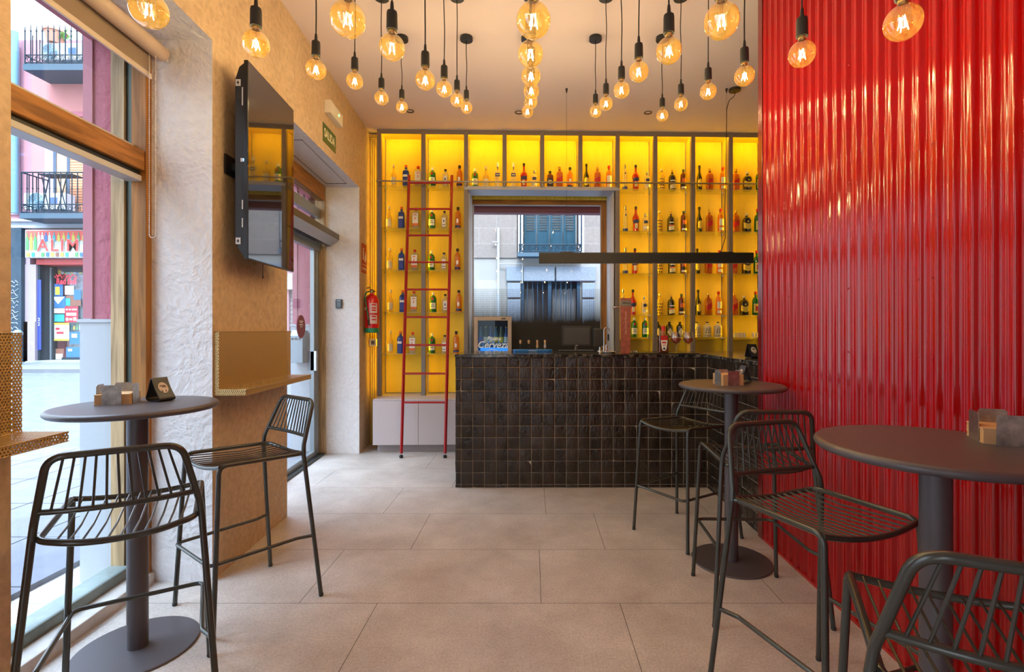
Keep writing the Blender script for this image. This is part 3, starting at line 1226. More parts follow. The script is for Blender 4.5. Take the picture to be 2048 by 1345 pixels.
# kind: (height, radius, shoulder start, neck start, neck radius, square, glass, cap, cap length, words, category)
KIND = dict(
    yellow=(0.265, 0.036, 0.50, 0.78, 0.011, 0, 'yellow', 'pale', 0.03, 'pale yellow liqueur bottle'),
    blue=(0.262, 0.037, 0.66, 0.80, 0.014, 4, 'blue', 'orange', 0.030, 'cobalt blue gin bottle with red cap'),
    boxy=(0.25, 0.037, 0.76, 0.84, 0.013, 6, 'clear', 'red', 0.030, 'square clear gin bottle with red cap'),
    green=(0.236, 0.040, 0.66, 0.82, 0.013, 0, 'green', 'white', 0.034, 'green gin bottle with red seal'),
    flask=(0.215, 0.036, 0.66, 0.82, 0.013, 5, 'clear', 'black', 0.020, 'clear gin bottle with stopper'),
    rum=(0.262, 0.036, 0.64, 0.80, 0.014, 0, 'orange', 'black', 0.032, 'orange rum bottle with round badge'),
    tall=(0.312, 0.031, 0.66, 0.80, 0.015, 0, 'clear', 'silver', 0.045, 'tall slim clear vodka bottle with dark dot'),
    navy=(0.31, 0.038, 0.60, 0.72, 0.012, 5, 'clear', 'white', 0.05, 'clear square bottle with navy plate'),
    aper=(0.305, 0.042, 0.52, 0.78, 0.012, 0, 'red', 'black', 0.032, 'red aperitif bottle with flared shoulder'),
    vodka=(0.222, 0.040, 0.62, 0.80, 0.015, 0, 'clear', 'silver', 0.026, 'short clear vodka bottle'),
    pattern=(0.255, 0.038, 0.62, 0.80, 0.013, 0, 'yellow', 'pale', 0.022, 'cream bottle with black dotted pattern'),
    negro=(0.250, 0.044, 0.58, 0.78, 0.011, 0, 'dark', 'gold', 0.034, 'black rum bottle with gold neck'),
    ron=(0.255, 0.036, 0.70, 0.84, 0.013, 0, 'brown', 'greencap', 0.026, 'brown rum bottle with dark cap'),
    slender=(0.305, 0.033, 0.45, 0.78, 0.012, 0, 'dark', 'black', 0.030, 'dark long-necked bottle with oval yellow label'),
    walker=(0.268, 0.037, 0.66, 0.80, 0.014, 6, 'amber', 'gold', 0.032, 'square amber whisky bottle with slanting label'),
    pale=(0.285, 0.036, 0.62, 0.80, 0.014, 0, 'orange', 'red', 0.034, 'pale amber whisky bottle with white label'),
    chev=(0.235, 0.045, 0.62, 0.80, 0.014, 5, 'dark', 'pale', 0.030, 'black whisky bottle with yellow chevron label'),
    jb=(0.285, 0.038, 0.58, 0.76, 0.013, 0, 'green', 'red', 0.034, 'green whisky bottle with yellow label'),
    jack=(0.215, 0.038, 0.70, 0.82, 0.014, 6, 'brown', 'black', 0.026, 'square brown whiskey bottle with black label'),
    diamond=(0.185, 0.042, 0.66, 0.84, 0.014, 0, 'dark', 'black', 0.016, 'squat black gin bottle with diamond label'),
    cream=(0.185, 0.047, 0.68, 0.84, 0.013, 0, 'cream', 'black', 0.014, 'squat cream bottle with printed figures'),
)


def arc_label(f, r, z0, z1, sq, a0=-150, a1=-30, mi=0, slant=0.0, wedge=0.0, off=0.0012):
    n = 12
    vs = []
    for k in range(n + 1):
        t = k / n
        a = radians(a0 + (a1 - a0) * t)
        rr = r + off
        if sq:
            rr = rr / ((abs(cos(a)) ** sq + abs(sin(a)) ** sq) ** (1.0 / sq))
        dz = slant * (t - 0.5)
        w = wedge * abs(t - 0.5) * 2
        vs += [(rr * cos(a), rr * sin(a), z0 + dz + w), (rr * cos(a), rr * sin(a), z1 + dz - w)]
    f.add(vs, [(2 * k, 2 * k + 2, 2 * k + 3, 2 * k + 1) for k in range(n)], mi, True)


PROTO = {}


def make_bottle(kind):
    h, r, sh, nk, nr, sq, gl, cap, cl, words = KIND[kind][:10]
    root = thing('bottle', words, 'bottle')
    f = MB()
    zs, zn = h * sh, h * nk
    hb = h - cl * 0.75
    prof = [(0.0, 0.0), (r * 0.92, 0.0), (r, r * 0.12), (r, zs)]
    if kind in ('aper',):
        prof = [(0.0, 0.0), (r * 0.84, 0.0), (r * 0.86, 0.01), (r * 0.78, zs * 0.6), (r, zs)]
    if kind == 'yellow':
        prof = [(0.0, 0.0), (r * 0.8, 0.0), (r * 0.85, 0.01), (r, zs)]
    if kind == 'slender':
        prof = [(0.0, 0.0), (r * 0.92, 0.0), (r, 0.01), (r * 1.02, zs * 0.7), (r * 0.92, zs)]
    for k in range(1, 7):
        t = k / 6
        e_ = (1 - cos(pi * t)) / 2 if kind in ('slender', 'aper', 'yellow') else 1 - math.sqrt(max(0, 1 - t * t))
        prof.append((r + (nr - r) * (e_ if kind in ('slender', 'aper', 'yellow') else (1 - (1 - t ** 1.6))), zs + (zn - zs) * (t if kind in ('slender', 'aper', 'yellow') else sin(pi / 2 * t))))
    prof.append((nr, hb))
    s_body = len(f.v)
    n = 20 if not sq else 24
    # square section fades to round on the neck
    if sq:
        vs, fs = [], []
        for (rr, z) in prof:
            t = min(1, max(0, (rr - nr) / (r - nr))) if r > nr else 0
            for k in range(n):
                a = 2 * pi * k / n + pi / n
                q = 1.0 / ((abs(cos(a)) ** sq + abs(sin(a)) ** sq) ** (1.0 / sq))
                q = 1 + (q - 1) * t
                q = min(q, 1.32)
                vs.append((rr * q * cos(a), rr * q * sin(a), z))
        for i in range(len(prof) - 1):
            for k in range(n):
                k2 = (k + 1) % n
                fs.append((i * n + k, i * n + k2, (i + 1) * n + k2, (i + 1) * n + k))
        f.add(vs, fs, 0, True)
    else:
        f.lathe(prof, n)
    f.build('bottle_body', GL[gl], root)
    f = MB()
    f.lathe([(nr + 0.002, h - cl), (nr + 0.003, h - cl * 0.9), (nr + 0.003, h - 0.003), (nr + 0.001, h), (0.0, h)], 14)
    capo = f.build('cap', CAPS[cap], root)
    f = MB()
    L = []
    if kind == 'yellow':
        arc_label(f, r * 0.95, h * 0.10, h * 0.42, 0); L = [LBL['cream']]
    elif kind == 'blue':
        arc_label(f, r, h * 0.44, h * 0.54, 4, -125, -55, 0); arc_label(f, r, h * 0.10, h * 0.40, 4, -120, -60, 1); L = [LBL['white'], LBL['blue']]
    elif kind == 'boxy':
        arc_label(f, r, h * 0.25, h * 0.72, 6, -135, -45, 0); arc_label(f, r, h * 0.14, h * 0.25, 6, -135, -45, 1); arc_label(f, r, h * 0.42, h * 0.54, 6, -97, -83, 1, off=0.002); arc_label(f, r, h * 0.62, h * 0.66, 6, -115, -65, 1, off=0.002); L = [LBL['white'], LBL['orange']]
    elif kind == 'green':
        arc_label(f, r, h * 0.16, h * 0.47, 0, -145, -35, 0); arc_label(f, r * 0.97, h * 0.60, h * 0.72, 0, -105, -72, 1, off=0.003); arc_label(f, r, h * 0.28, h * 0.31, 0, -120, -60, 2, off=0.002); arc_label(f, r, h * 0.37, h * 0.40, 0, -110, -70, 2, off=0.002); L = [LBL['white'], LBL['red'], LBL['green']]
    elif kind == 'flask':
        arc_label(f, r, h * 0.12, h * 0.60, 5, -118, -62, 0); arc_label(f, r, h * 0.36, h * 0.48, 5, -100, -80, 1, off=0.002); arc_label(f, r, h * 0.20, h * 0.24, 5, -112, -68, 1, off=0.002); L = [LBL['white'], LBL['navy']]
    elif kind == 'rum':
        arc_label(f, r, h * 0.26, h * 0.46, 0, -112, -72, 0, wedge=0.008); arc_label(f, r, h * 0.06, h * 0.16, 0, -150, -30, 1); L = [LBL['white'], LBL['navy']]
    elif kind == 'tall':
        arc_label(f, r, h * 0.60, h * 0.67, 0, -105, -75, 0, wedge=0.004); arc_label(f, r, h * 0.0, h * 0.12, 0, -170, -10, 1); L = [LBL['navy'], LBL['blue']]
    elif kind == 'navy':
        arc_label(f, r, h * 0.44, h * 0.57, 5, -125, -55, 0); arc_label(f, nr, h * 0.70, h * 0.84, 0, -110, -70, 0); arc_label(f, r, h * 0.49, h * 0.52, 5, -115, -65, 1, off=0.002); L = [LBL['navy'], LBL['white']]
    elif kind == 'aper':
        arc_label(f, r * 0.95, h * 0.34, h * 0.47, 0, -150, -30, 0, slant=0.012, off=0.003); arc_label(f, r * 0.88, h * 0.12, h * 0.32, 0, -118, -70, 1, off=0.003); L = [LBL['navy'], LBL['cream']]
    elif kind == 'vodka':
        arc_label(f, r, h * 0.44, h * 0.60, 0, -125, -55, 0); arc_label(f, r, h * 0.16, h * 0.28, 0, -140, -40, 1); L = [LBL['navy'], LBL['white']]
    elif kind == 'pattern':
        for j in range(4):
            for k in range(4):
                a = -150 + k * 32 + (j % 2) * 16
                arc_label(f, r, h * (0.05 + 0.14 * j), h * (0.14 + 0.14 * j), 0, a, a + 20, 0, wedge=0.009)
        L = [LBL['black']]
    elif kind == 'negro':
        arc_label(f, r, h * 0.08, h * 0.27, 0, -140, -40, 0, slant=0.01); arc_label(f, r, h * 0.28, h * 0.33, 0, -140, -40, 1); arc_label(f, r, h * 0.42, h * 0.47, 0, -130, -50, 2); L = [LBL['cream'], LBL['orange'], LBL['white']]
    elif kind == 'ron':
        arc_label(f, r, h * 0.36, h * 0.56, 0, -130, -50, 0, wedge=0.006); arc_label(f, r, h * 0.08, h * 0.17, 0, -145, -35, 1); arc_label(f, r, h * 0.22, h * 0.30, 0, -140, -40, 2); L = [LBL['orange'], LBL['white'], LBL['black']]
    elif kind == 'slender':
        arc_label(f, r, h * 0.12, h * 0.46, 0, -140, -40, 0, wedge=0.022); L = [LBL['yellow']]
    elif kind == 'walker':
        arc_label(f, r, h * 0.26, h * 0.50, 6, -135, -45, 0, slant=0.03); L = [LBL['red']]
    elif kind == 'pale':
        arc_label(f, r, h * 0.28, h * 0.56, 0, -140, -40, 0); arc_label(f, r, h * 0.08, h * 0.2, 0, -140, -40, 0); L = [LBL['white']]
    elif kind == 'chev':
        arc_label(f, r, h * 0.18, h * 0.46, 5, -150, -90, 0, slant=-0.02); arc_label(f, r, h * 0.18, h * 0.46, 5, -90, -30, 0, slant=0.02); arc_label(f, r, h * 0.50, h * 0.58, 5, -100, -80, 0); L = [LBL['yellow']]
    elif kind == 'jb':
        arc_label(f, r, h * 0.10, h * 0.48, 0, -145, -35, 0); arc_label(f, r, h * 0.18, h * 0.38, 0, -110, -70, 1, off=0.002); L = [LBL['yellow'], LBL['red']]
    elif kind == 'jack':
        arc_label(f, r, h * 0.14, h * 0.56, 6, -132, -48, 0); arc_label(f, r, h * 0.40, h * 0.46, 6, -118, -62, 1, off=0.002); arc_label(f, r, h * 0.25, h * 0.28, 6, -112, -68, 1, off=0.002); L = [LBL['black'], LBL['white']]
    elif kind == 'diamond':
        arc_label(f, r, h * 0.13, h * 0.20, 0, -140, -40, 0, wedge=-0.0); f = MB(); arc_label(f, r, h * 0.06, h * 0.62, 0, -135, -45, 0, wedge=0.048); L = [LBL['cream']]
    elif kind == 'cream':
        for j, (za, zb_) in enumerate(((0.08, 0.13), (0.30, 0.36), (0.44, 0.50), (0.56, 0.60))):
            for k in range(3):
                a = -140 + k * 36 + j * 7
                arc_label(f, r, h * za, h * zb_, 0, a, a + 16, 0)
        L = [LBL['black']]
    f.build('label', L, root)
    # a soft drink line inside clear bottles would be invisible here; the neck ring is not
    f = MB()
    f.lathe([(nr + 0.0005, hb * 0.97 - 0.012), (nr + 0.0022, hb * 0.97 - 0.010), (nr + 0.0022, hb * 0.97 - 0.004), (nr + 0.0005, hb * 0.97 - 0.002)], 12)
    f.build('neck_ring', GL[gl], root)
    return root


def put_bottle(kind, s, d_, z, label, group, rz=0.0):
    if kind not in PROTO:
        o = make_bottle(kind)
        PROTO[kind] = o
    else:
        o = copy_tree(PROTO[kind])
    p = BM @ Vector((s, d_, z))
    o.location = p
    o.rotation_euler = (0, 0, BA + rz)
    o['label'] = label
    o['group'] = group
    return o


ROWN = ['top', 'second', 'third', 'fourth', 'lowest']
BAYL = ['leftmost bay', 'second bay from left']
lk = ['yellow', 'blue', 'boxy', 'green', 'flask', 'rum']
LU = [(787, 812, 836.5, 865, 891, 919), (778, 803, 832, 864, 889, 916), (779.5, 803, 829.7, 862.8, 888, 915), (781, 805.5, 828, 866.5, 890.7, 917.7), (781, 801, 825.6, 864, 889.6, 912.5)]
for r_, us in enumerate(LU):
    for k, u_ in enumerate(us):
        s = bs(u_, 0.11)
        w = KIND[lk[k]][9]
        put_bottle(lk[k], s, 0.11, LZ[r_], '%s, %s shelf, %s' % (w, ROWN[r_], BAYL[k // 3]), 'bottles in the two left bays', rz=random.uniform(-0.1, 0.1))
cn = ['green', 'yellow', 'navy', 'navy', 'aper', 'vodka', 'jack', 'walker', 'rum', 'slender', 'walker', 'pale']
CU = (950, 971.6, 995.4, 1027, 1047.8, 1068.7, 1100, 1119, 1140, 1172.7, 1194.6, 1217.9)
BAYC = ['first bay above the window', 'second bay above the window', 'third bay above the window', 'fourth bay above the window']
for k, u_ in enumerate(CU):
    put_bottle(cn[k], bs(u_, 0.11), 0.11, BEAM + 0.042, '%s, %s' % (KIND[cn[k]][9], BAYC[k // 3]), 'bottles above the rear window')
rk = [['tall', 'aper', 'vodka'], ['pattern', 'negro', 'ron'], ['slender', 'walker', 'pale'], ['walker', 'chev', 'jb']]
RU = [(1249.4, 1271.3, 1294.4, 1322.6, 1344.5, 1366.7, 1398.7, 1419.2, 1445.7, 1471.4, 1494.5, 1518),
      (1250.4, 1271.6, 1291, 1318.3, 1341.8, 1367.4, 1398.7, 1418.4, 1441.4, 1471.4, 1493.1, 1515),
      (1250.5, 1269.8, None, 1319.4, 1343.5, 1366.6, 1394.3, 1416.7, 1439.2, 1467, 1492.4, 1513.5),
      (1245.7, 1265.8, 1288.7, 1319.4, 1342.5, 1363, 1396.3, 1416.7, 1437.2, 1468, 1488, 1511)]
BAYR = ['first bay right of window', 'second bay right of window', 'third bay right of window', 'fourth bay right of window']
for r_, us in enumerate(RU):
    for k, u_ in enumerate(us):
        if u_ is None:
            continue
        kd = rk[k // 3][k % 3]
        put_bottle(kd, bs(u_, 0.11), 0.11, RZ[r_], '%s, %s shelf, %s' % (KIND[kd][9], ROWN[r_], BAYR[k // 3]), 'bottles in the bays right of the window', rz=random.uniform(-0.1, 0.1))
B5 = [('green', 1268.2, 0, 'left'), ('green', 1290.3, 0, 'right'), ('diamond', 1315.4, 1, 'left'), ('diamond', 1338.5, 1, 'middle'), ('diamond', 1360, 1, 'right'), ('cream', 1393.1, 2, 'left'), ('cream', 1414.3, 2, 'middle'), ('cream', 1435.8, 2, 'right')]
for kd, u_, b_, wh in B5:
    n_ = 'pair' if b_ == 0 else 'three'
    put_bottle(kd, bs(u_, 0.11), 0.11, RZ[4], '%s, %s on lowest shelf, %s' % (KIND[kd][9], wh, BAYR[b_]), 'bottles on the lowest right shelf')

# tumblers on the lowest shelf, fourth bay
M_TUMB = thin_glass('tumbler_glass', (0.95, 0.95, 0.92, 1), 0.25)
tb = None
tus = [(1463, 0.07), (1469.5, 0.07), (1476, 0.07), (1482.5, 0.07), (1489, 0.07), (1506, 0.07), (1512.5, 0.07)]
tw = ['leftmost', 'second from the left', 'third from the left', 'fourth from the left', 'fifth from the left', 'sixth, after the gap', 'rightmost']
for k, (u_, d_) in enumerate(tus):
    if tb is None:
        f = MB()
        f.lathe([(0.0, 0.004), (0.015, 0.004), (0.0175, 0.056), (0.0185, 0.056), (0.016, 0.0), (0.0, 0.0)], 16)
        tb = f.build('tumbler', M_TUMB)
        o = tb
    else:
        o = tb.copy()
        COL.objects.link(o)
    o.location = BM @ Vector((bs(u_, d_), d_, RZ[4]))
    tag(o, 'small clear tumbler on the lowest right shelf, %s in the row' % tw[k], 'glass', 'tumblers on the lowest right shelf')

# ================================================================ LADDER
lad = thing('library_ladder', 'slim red library ladder leaning on the rail of the left bays', 'ladder')
M_LAD = P('red_lacquer', (0.36, 0.008, 0.012, 1), 0.3, coat=0.3)


def lp(x, z):
    return Vector((x, 5.283 + (5.700 - 5.283) * z / 3.117, z))


for x0, x1 in ((-1.382, -1.402), (-0.919, -0.914)):
    f = MB()
    a, b_ = lp(x0, 0.045), lp(x1, 3.117)
    f.tube([a, b_], 0.0165, 4)
    f.build('stile', M_LAD, lad)
    f = MB()
    f.tube([lp(x0, 0.022), lp(x0, 0.05)], 0.007, 10)
    f.build('foot_screw', M_STEEL, lad)
    f = MB()
    f.lathe([(0.0, 0.0), (0.015, 0.0), (0.021, 0.012), (0.019, 0.028), (0.008, 0.034), (0, 0.034)], 16, tuple(lp(x0, 0.0)))
    f.build('rubber_foot', M_BLACK, lad)
for k in range(9):
    z = 0.5746 + k * 0.3065
    t = z / 3.117
    f = MB()
    f.tube([lp(-1.382 - 0.02 * t, z), lp(-0.919 + 0.005 * t, z)], 0.0115, 8)
    f.build('rung', M_LAD, lad)
for x in (-1.402, -0.914):
    f = MB()
    f.tube([lp(x, 3.05), Vector((x, 5.735 + (x + 1.4) * 0.026, 3.085)), Vector((x, 5.765 + (x + 1.4) * 0.026, 3.075)), Vector((x, 5.765 + (x + 1.4) * 0.026, 3.050))], 0.006, 8)
    f.build('rail_hook', M_LAD, lad)

# ================================================================ BAR COUNTER
bar = thing('bar_counter', 'L-shaped bar clad in glossy dark brown square tiles with black top', 'bar')
BX0, BX1, BY = -0.656, 1.503, 4.288
m, nt, out = new_mat('glazed_brown_tile')
b = nt.nodes.new('ShaderNodeBsdfPrincipled')
nt.links.new(b.outputs[0], out.inputs[0])
tc = nt.nodes.new('ShaderNodeTexCoord')
n1 = nt.nodes.new('ShaderNodeTexNoise'); n1.inputs['Scale'].default_value = 7; n1.inputs['Detail'].default_value = 3
n2 = nt.nodes.new('ShaderNodeTexNoise'); n2.inputs['Scale'].default_value = 55; n2.inputs['Detail'].default_value = 5
mp = nt.nodes.new('ShaderNodeMapping'); mp.inputs['Scale'].default_value = (1, 1, 0.55)
nt.links.new(tc.outputs['Object'], mp.inputs[0])
nt.links.new(mp.outputs[0], n1.inputs['Vector']); nt.links.new(mp.outputs[0], n2.inputs['Vector'])
r1 = nt.nodes.new('ShaderNodeValToRGB')
r1.color_ramp.elements[0].position = 0.35; r1.color_ramp.elements[0].color = (0.013, 0.009, 0.006, 1)
r1.color_ramp.elements[1].position = 0.68; r1.color_ramp.elements[1].color = (0.045, 0.030, 0.021, 1)
nt.links.new(n1.outputs['Fac'], r1.inputs[0]); nt.links.new(r1.outputs[0], b.inputs['Base Color'])
b.inputs['Roughness'].default_value = 0.07
bp = nt.nodes.new('ShaderNodeBump'); bp.inputs['Strength'].default_value = 0.8; bp.inputs['Distance'].default_value = 0.007
ad = math_node(nt, 'MULTIPLY_ADD', n1.outputs['Fac'], 2.2, n2.outputs['Fac'])
nt.links.new(ad, bp.inputs['Height']); nt.links.new(bp.outputs[0], b.inputs['Normal'])
M_TILE = m
M_GROUT = P('beige_grout', (0.48, 0.40, 0.31, 1), 0.9)
ZB = 1.118
# carcass in grout colour, then tiles as raised pillows
mb = MB()
mb.box((BX0 + 0.004, BY + 0.004, 0.0), (3.30, BY + 0.10, ZB))
mb.box((BX1 + 0.004, 3.29, 0.0), (BX1 + 0.10, BY + 0.10, ZB))
mb.build('carcass', M_GROUT, bar)
mb = MB()
mb.box((BX0 + 0.10, BY + 0.10, 0.0), (BX1, BY + 0.60, ZB - 0.02))
mb.build('inner_cabinet', M_BLACK, bar)


def pillow(f, fn, a0, a1, b0, b1, mi=0):
    """one handmade tile: raised centre, rounded rim, slight random tilt"""
    g_ = 0.0013
    a0 += g_; a1 -= g_; b0 += g_; b1 -= g_
    e = 0.005
    ta, tb_ = random.gauss(0, 0.0011), random.gauss(0, 0.0011)
    base = random.uniform(-0.0006, 0.0006)
    rings = []
    ca, cb = (a0 + a1) / 2, (b0 + b1) / 2
    for (ins, h_) in ((0, 0.0), (e * 0.25, 0.0032), (e, 0.0045), (e * 2.2, 0.0050)):
        ring = []
        for (sa, sb) in ((-1, -1), (0, -1), (1, -1), (1, 0), (1, 1), (0, 1), (-1, 1), (-1, 0)):
            A = ca + sa * ((a1 - a0) / 2 - ins)
            Bq = cb + sb * ((b1 - b0) / 2 - ins)
            hh = 0 if h_ == 0 else h_ + base + ta * sa + tb_ * sb + random.gauss(0, 0.0002)
            ring.append(fn(A, Bq, hh))
        rings.append(ring)
    vs = [p for r_ in rings for p in r_] + [fn(ca, cb, 0.0052 + base + random.gauss(0, 0.0004))]
    fs = []
    for i in range(3):
        for k in range(8):
            k2 = (k + 1) % 8
            fs.append((i * 8 + k, i * 8 + k2, (i + 1) * 8 + k2, (i + 1) * 8 + k))
    for k in range(8):
        fs.append((24 + k, 24 + (k + 1) % 8, 32))
    f.add(vs, fs, mi, True)


TP = 0.1004
zr_ = [0.0, 0.027] + [0.027 + TP * k for k in range(1, 11)] + [ZB - 0.001]
f = MB()
xs = [BX0] + [BX0 + 0.047 + TP * k for k in range(0, 21)] + [BX1 + 0.0]
xs = [x for x in xs if x <= BX1 + 1e-6]
for i in range(len(xs) - 1):
    for j in range(len(zr_) - 1):
        if xs[i + 1] - xs[i] > 0.012:
            pillow(f, lambda a, b_, h_: (a, BY + 0.004 - h_, b_), xs[i], xs[i + 1], zr_[j], zr_[j + 1])
ys_ = [BY - TP * k for k in range(0, 11)]
for i in range(len(ys_) - 1):
    a, b_ = ys_[i + 1], ys_[i]
    if a < 3.29:
        a = 3.29
    if b_ - a > 0.015:
        for j in range(len(zr_) - 1):
            pillow(f, lambda p, q, h_: (BX1 + 0.004 - h_, p, q), a, b_, zr_[j], zr_[j + 1])
f.build('tile_cladding', M_TILE, bar)
f = MB()
# end face towards the entrance, tiled too
for i in range(6):
    for j in range(len(zr_) - 1):
        pillow(f, lambda p, q, h_: (BX0 + 0.004 - h_, p, q), BY + i * TP, BY + (i + 1) * TP, zr_[j], zr_[j + 1])
f.build('tile_cladding', M_TILE, bar)
mb = MB()
mb.box((BX0 + 0.004, BY + 0.05, 0.0), (BX0 + 0.06, BY + 0.603, ZB))
mb.build('end_panel', M_GROUT, bar)
# counter top
m, nt, out = new_mat('black_gold_granite')
b = nt.nodes.new('ShaderNodeBsdfPrincipled')
nt.links.new(b.outputs[0], out.inputs[0])
tc = nt.nodes.new('ShaderNodeTexCoord')
n1 = nt.nodes.new('ShaderNodeTexNoise'); n1.inputs['Scale'].default_value = 26; n1.inputs['Detail'].default_value = 8
nt.links.new(tc.outputs['Object'], n1.inputs['Vector'])
r1 = nt.nodes.new('ShaderNodeValToRGB')
r1.color_ramp.elements[0].position = 0.45; r1.color_ramp.elements[0].color = (0.008, 0.008, 0.008, 1)
r1.color_ramp.elements[1].position = 0.70; r1.color_ramp.elements[1].color = (0.16, 0.14, 0.11, 1)
nt.links.new(n1.outputs['Fac'], r1.inputs[0]); nt.links.new(r1.outputs[0], b.inputs['Base Color'])
b.inputs['Roughness'].default_value = 0.12
bp = nt.nodes.new('ShaderNodeBump'); bp.inputs['Strength'].default_value = 0.12; bp.inputs['Distance'].default_value = 0.003
nt.links.new(n1.outputs['Fac'], bp.inputs['Height']); nt.links.new(bp.outputs[0], b.inputs['Normal'])
ZT = ZB + 0.027
f = MB()
f.prism([(BX0 - 0.006, BY - 0.014), (BX1 - 0.014, BY - 0.014), (BX1 - 0.014, 3.291), (2.05, 3.291), (2.05, 4.3), (3.30, 4.5), (3.30, BY + 0.66), (BX0 - 0.006, BY + 0.66)], ZB, ZT)
f.build('counter_top', m, bar, 0.003)

# ================================================================ STOOLS
M_STOOL = P('olive_black_steel', (0.055, 0.057, 0.048, 1), 0.25, 0.35, coat=0.25)
M_CAPF = P('stool_foot_plastic', (0.02, 0.02, 0.02, 1), 0.6)


def make_stool():
    root = thing('bar_stool', 'wire bar stool', 'bar stool')
    R = 0.0105
    zs = 0.742
    for s in (-1, 1):
        # front leg with the side rail of the seat in one bend
        f = MB()
        t = (zs - 0.075) / zs
        f.tube([(s * 0.225, 0.235, 0.004), (s * (0.225 - 0.029 * t), 0.235 - 0.035 * t, zs - 0.075)], R, 12)
        f.build('leg', M_STOOL, root)
        # rear leg
        f = MB()
        f.tube([(s * 0.265, -0.245, 0.004), (s * 0.212, -0.182, zs - 0.02)], R, 12)
        f.build('leg', M_STOOL, root)
        for (x, y) in ((0.225, 0.235), (0.265, -0.245)):
            f = MB()
            f.lathe([(0, 0), (R * 0.9, 0), (R + 0.001, 0.004), (R + 0.001, 0.014), (R * 0.8, 0.016)], 12, (s * x, y, 0))
            f.build('foot_cap', M_CAPF, root)
    # backrest hoop continuing the rear legs
    f = MB()
    hoop = [(-0.212, -0.182, zs - 0.02), (-0.206, -0.186, zs + 0.03), (-0.160, -0.262, 0.985), (0.160, -0.262, 0.985), (0.206, -0.186, zs + 0.03), (0.212, -0.182, zs - 0.02)]
    f.tube(fillet(hoop, [0, 0.06, 0.058, 0.058, 0.06, 0], 8), R, 12)

    def hoopx(z):
        t = (z - (zs + 0.03)) / (0.985 - zs - 0.03)
        return 0.206 - 0.046 * t, -0.186 - 0.076 * t
    xl, yl = hoopx(0.812)
    low = []
    for k in range(13):
        t = -1 + 2 * k / 12
        low.append((xl * t, yl - 0.022 * (1 - t * t), 0.812 - 0.004 * (1 - t * t)))
    f.tube(low, R * 0.86, 10)
    for k in range(11):
        t = -0.83 + 1.66 * k / 10
        xb = xl * t
        xt = 0.160 * t * 0.93
        f.tube([(xb, yl - 0.022 * (1 - t * t), 0.812), (xt, -0.262, 0.985)], 0.0036, 8)
    f.build('backrest', M_STOOL, root)
    # seat: bowed rear tube, side rails, front tube and wires that hook over the front tube
    f = MB()
    n = 17
    front, rear = [], []
    for k in range(n):
        t = -1 + 2 * k / (n - 1)
        front.append(Vector((0.196 * t, 0.196 + 0.018 * (1 - t * t), zs - 0.004 - 0.020 * (1 - t * t))))
        rear.append(Vector((0.180 * t, -0.196 - 0.030 * (1 - t ** 4), zs - 0.018 - 0.020 * (1 - t * t))))
    t = (zs - 0.075) / zs
    lt = lambda s: Vector((s * (0.225 - 0.029 * t), 0.235 - 0.035 * t, zs - 0.075))
    mid = [p for p in rear if abs(p.x) < 0.150]
    side = fillet([lt(-1), Vector((-0.196, 0.200, zs + 0.002)), Vector((-0.196, -0.198, zs - 0.016)), mid[0]], [0, 0.072, 0.055, 0], 7)
    side2 = fillet([mid[-1], Vector((0.196, -0.198, zs - 0.016)), Vector((0.196, 0.200, zs + 0.002)), lt(1)], [0, 0.055, 0.072, 0], 7)
    f.tube(side[:-1] + mid + side2[1:], R * 0.97, 12)
    f.tube(front, R * 0.90, 10)
    for s in (-1, 1):
        f.tube([(s * 0.194, -0.160, zs - 0.014), (s * 0.210, -0.181, zs - 0.014)], R * 0.75, 8)
    for k in range(11):
        t = -0.84 + 1.68 * k / 10
        x0, x1 = 0.180 * t, 0.196 * t
        yr, zr2 = -0.196 - 0.030 * (1 - t ** 4), zs - 0.018 - 0.020 * (1 - t * t)
        yf, zf = 0.196 + 0.018 * (1 - t * t), zs - 0.004 - 0.020 * (1 - t * t)
        pth = [(x0, yr, zr2 + 0.004), (x0 * 0.6 + x1 * 0.4, yr * 0.6 + yf * 0.4, (zr2 + zf) / 2 - 0.010), (x1, yf - 0.035, zf + 0.002), (x1, yf + 0.004, zf + 0.006)]
        f.tube(fillet(pth, [0, 0.2, 0.02, 0], 4), 0.0034, 8)
    f.build('seat', M_STOOL, root)
    # footrest
    f = MB()

    def legf(z):
        t = z / zs
        return 0.225 - 0.029 * t, 0.235 - 0.035 * t

    def legr(z):
        t = z / (zs - 0.02)
        return 0.265 - 0.053 * t, -0.245 + 0.063 * t
    zf = 0.312
    xf_, yf_ = legf(zf)
    xr_, yr_ = legr(zf)
    path = [(-xr_, yr_, zf), (-xr_ + 0.012, yr_ + 0.045, zf + 0.006), (-xf_ + 0.014, yf_ + 0.005, zf), (-xf_ + 0.010, yf_ + 0.018, zf)]
    path = [(-xr_, yr_, zf), (-xr_ + 0.030, yr_ + 0.07, zf), (-xf_ + 0.012, yf_ + 0.020, zf), (xf_ - 0.012, yf_ + 0.020, zf), (xr_ - 0.030, yr_ + 0.07, zf), (xr_, yr_, zf)]
    f.tube(fillet(path, [0, 0.05, 0.035, 0.035, 0.05, 0], 6), R * 0.78, 10)
    f.build('footrest', M_STOOL, root)
    return root


